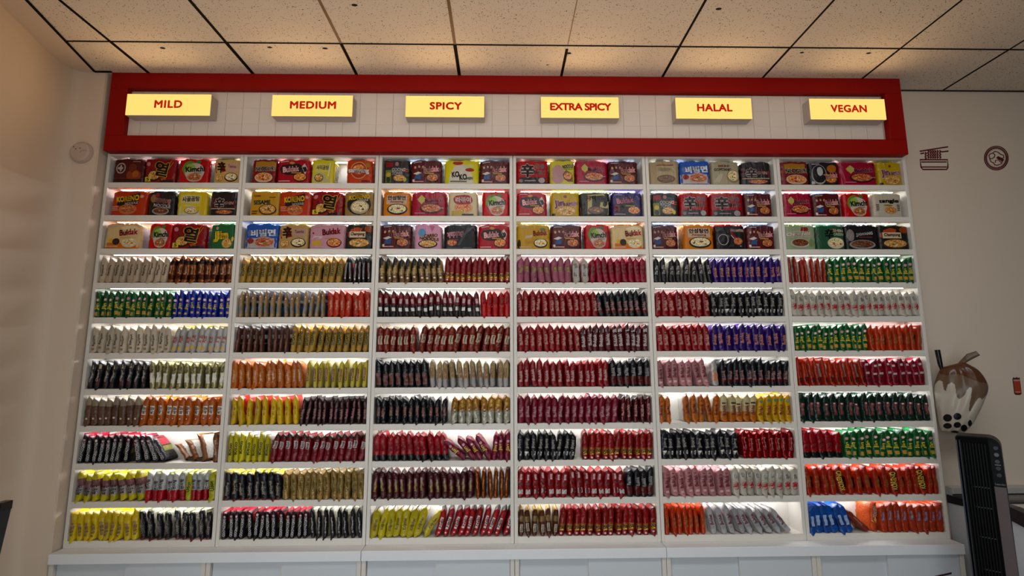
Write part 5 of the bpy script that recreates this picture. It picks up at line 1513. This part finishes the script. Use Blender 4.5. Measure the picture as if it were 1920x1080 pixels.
def slab(mb_, pts_, y0, y1, m):
    n_ = len(pts_)
    v = [(x, y0, z) for x, z in pts_] + [(x, y1, z) for x, z in pts_]
    mb_.add(v, [tuple(range(n_)), tuple(range(2 * n_ - 1, n_ - 1, -1))] + [(i, n_ + i, n_ + (i + 1) % n_, (i + 1) % n_) for i in range(n_)], m)


slab(mb, corner(-hw, hw, .04, HT_, .045), 0.0, dp, TB)
mb.build('housing', r_)
mb = MB()
mb.box(hw * .46 + .002, hw - .0005, -.005, -.0004, .06, HT_ - .217, TG)
mb.build('grey_front_strip', r_)
mb = MB()
mb.bbox(-hw - .03, hw + .03, -.05, dp + .05, 0, .04, TB, .012, 3)
mb.build('base', r_)
mb = MB()          # louvre front: frame, blades and cross bars
xl, xr = -hw + .001, hw * .46
slab(mb, [(xl, .06), (xr + .0, .06), (xr, HT_ - .006), (xl + .012, HT_ - .006), (xl, HT_ - .018)], -.006, -.0005, TK)
for i in range(9):
    x = xl + .018 + i * (xr - xl - .03) / 8
    mb.box(x - .0025, x + .0025, -.016, -.006, .08, HT_ - .03, TB)
for z in (1.02, .93, .80, .66, .52, .3):
    mb.box(xl + .045, xr - .012, -.0125, -.0095, z, z + .004, paint('3a3a3e', .4, 'louvre_bar'))
mb.box(xl + .0, xl + .005, -.018, -.006, .06, HT_ - .02, paint('3c4048', .25, 'edge_trim'))
mb.box(xl + .012, xl + .016, -.017, -.006, .06, HT_ - .02, paint('24262c', .25, 'edge_trim_dark'))
mb.build('louvre_panel', r_)
mb = MB()
cp = [(xr + .002, HT_ - .215), (hw - .001, HT_ - .215)] + [p_ for p_ in corner(xr + .002, hw - .001, 0, HT_ - .003, .044) if p_[1] > .5][:9] + [(xr + .002, HT_ - .003)]
slab(mb, cp, -.007, -.0005, TB)
for i, z in enumerate((.045, .075, .105, .135, .165)):
    c_ = (xr + .024, -.007, HT_ - z)
    mb.cyl(c_, (0, -1, 0), .0085, .0012, paint(('2c2c30', '5a5a5e', '38383c', '2c2c30', '2c2c30')[i], .4), 18)
mb.box(xr + .014, xr + .034, -.0085, -.007, HT_ - .122, HT_ - .118, paint('6a6a6c', .4, 'button_mark'))
tv, tf, (x0, x1, y0, y1) = text2d('Laander', .02, 1.0, 4)
k_ = .036 / (x1 - x0)
mb.add([(xr + .006 + (x - x0) * k_, -.0074, HT_ - .209 + (y - y0) * k_ * 1.1) for x, y in tv], tf, paint('8a8684', .5, 'logo_grey'))
mb.build('control_panel', r_)

# ------------------------------------------------------------------ black framed glass panel at the left edge, on a counter
p = at(11, 943, -1.2)
r_ = empty('glass_guard', (p.x - .045, -1.2, 0))
KX, KZ = r_.location.x, p.z
tag(r_, 'black framed slanted glass guard at the left edge', 'glass guard')
top_, bot_ = Vector((p.x + .0035 - KX, 0, p.z)), Vector((at(-6, 1022, -1.2).x - KX, 0, at(-6, 1022, -1.2).z))
dv = (bot_ - top_)
bot2 = top_ + dv * (1 + 5.5)
mb = MB()
bw = .011
BKF = paint('0c0b0d', .35, 'black_metal_frame', spec=.4)


def strut(mb_, a, b_, wx, y0, y1, m):
    t = (b_ - a).normalized()
    n_ = Vector((t.z, 0, -t.x)) * wx
    q = [a, b_, b_ + n_, a + n_]
    v = [(v_.x, y0, v_.z) for v_ in q] + [(v_.x, y1, v_.z) for v_ in q]
    mb_.add(v, [(0, 3, 2, 1), (4, 5, 6, 7), (0, 1, 5, 4), (1, 2, 6, 5), (2, 3, 7, 6), (3, 0, 4, 7)], m)


strut(mb, top_, bot2, .0085, -.02, .02, BKF)
lt = top_ + Vector((-.019, 0, 0.0))
strut(mb, lt, lt + (bot2 - top_), .006, -.02, .02, BKF)
mb.box(lt.x - .004, top_.x, -.02, .02, top_.z - .022, top_.z + .004, BKF)
mb.build('frame', r_)
mb = MB()
strut(mb, top_ + Vector((-.0085, 0, -.02)), bot2 + Vector((-.0085, 0, .03)), .012, -.004, .004, GLS)
mb.build('glass', r_)
mb = MB()
zb_ = bot2.z
mb.bbox(bot2.x - .2, bot2.x + .12, -.15, .15, 0, zb_ - .0, paint('3a3836', .5, 'guard_plinth'), .004, 1)
mb.build('plinth', r_)
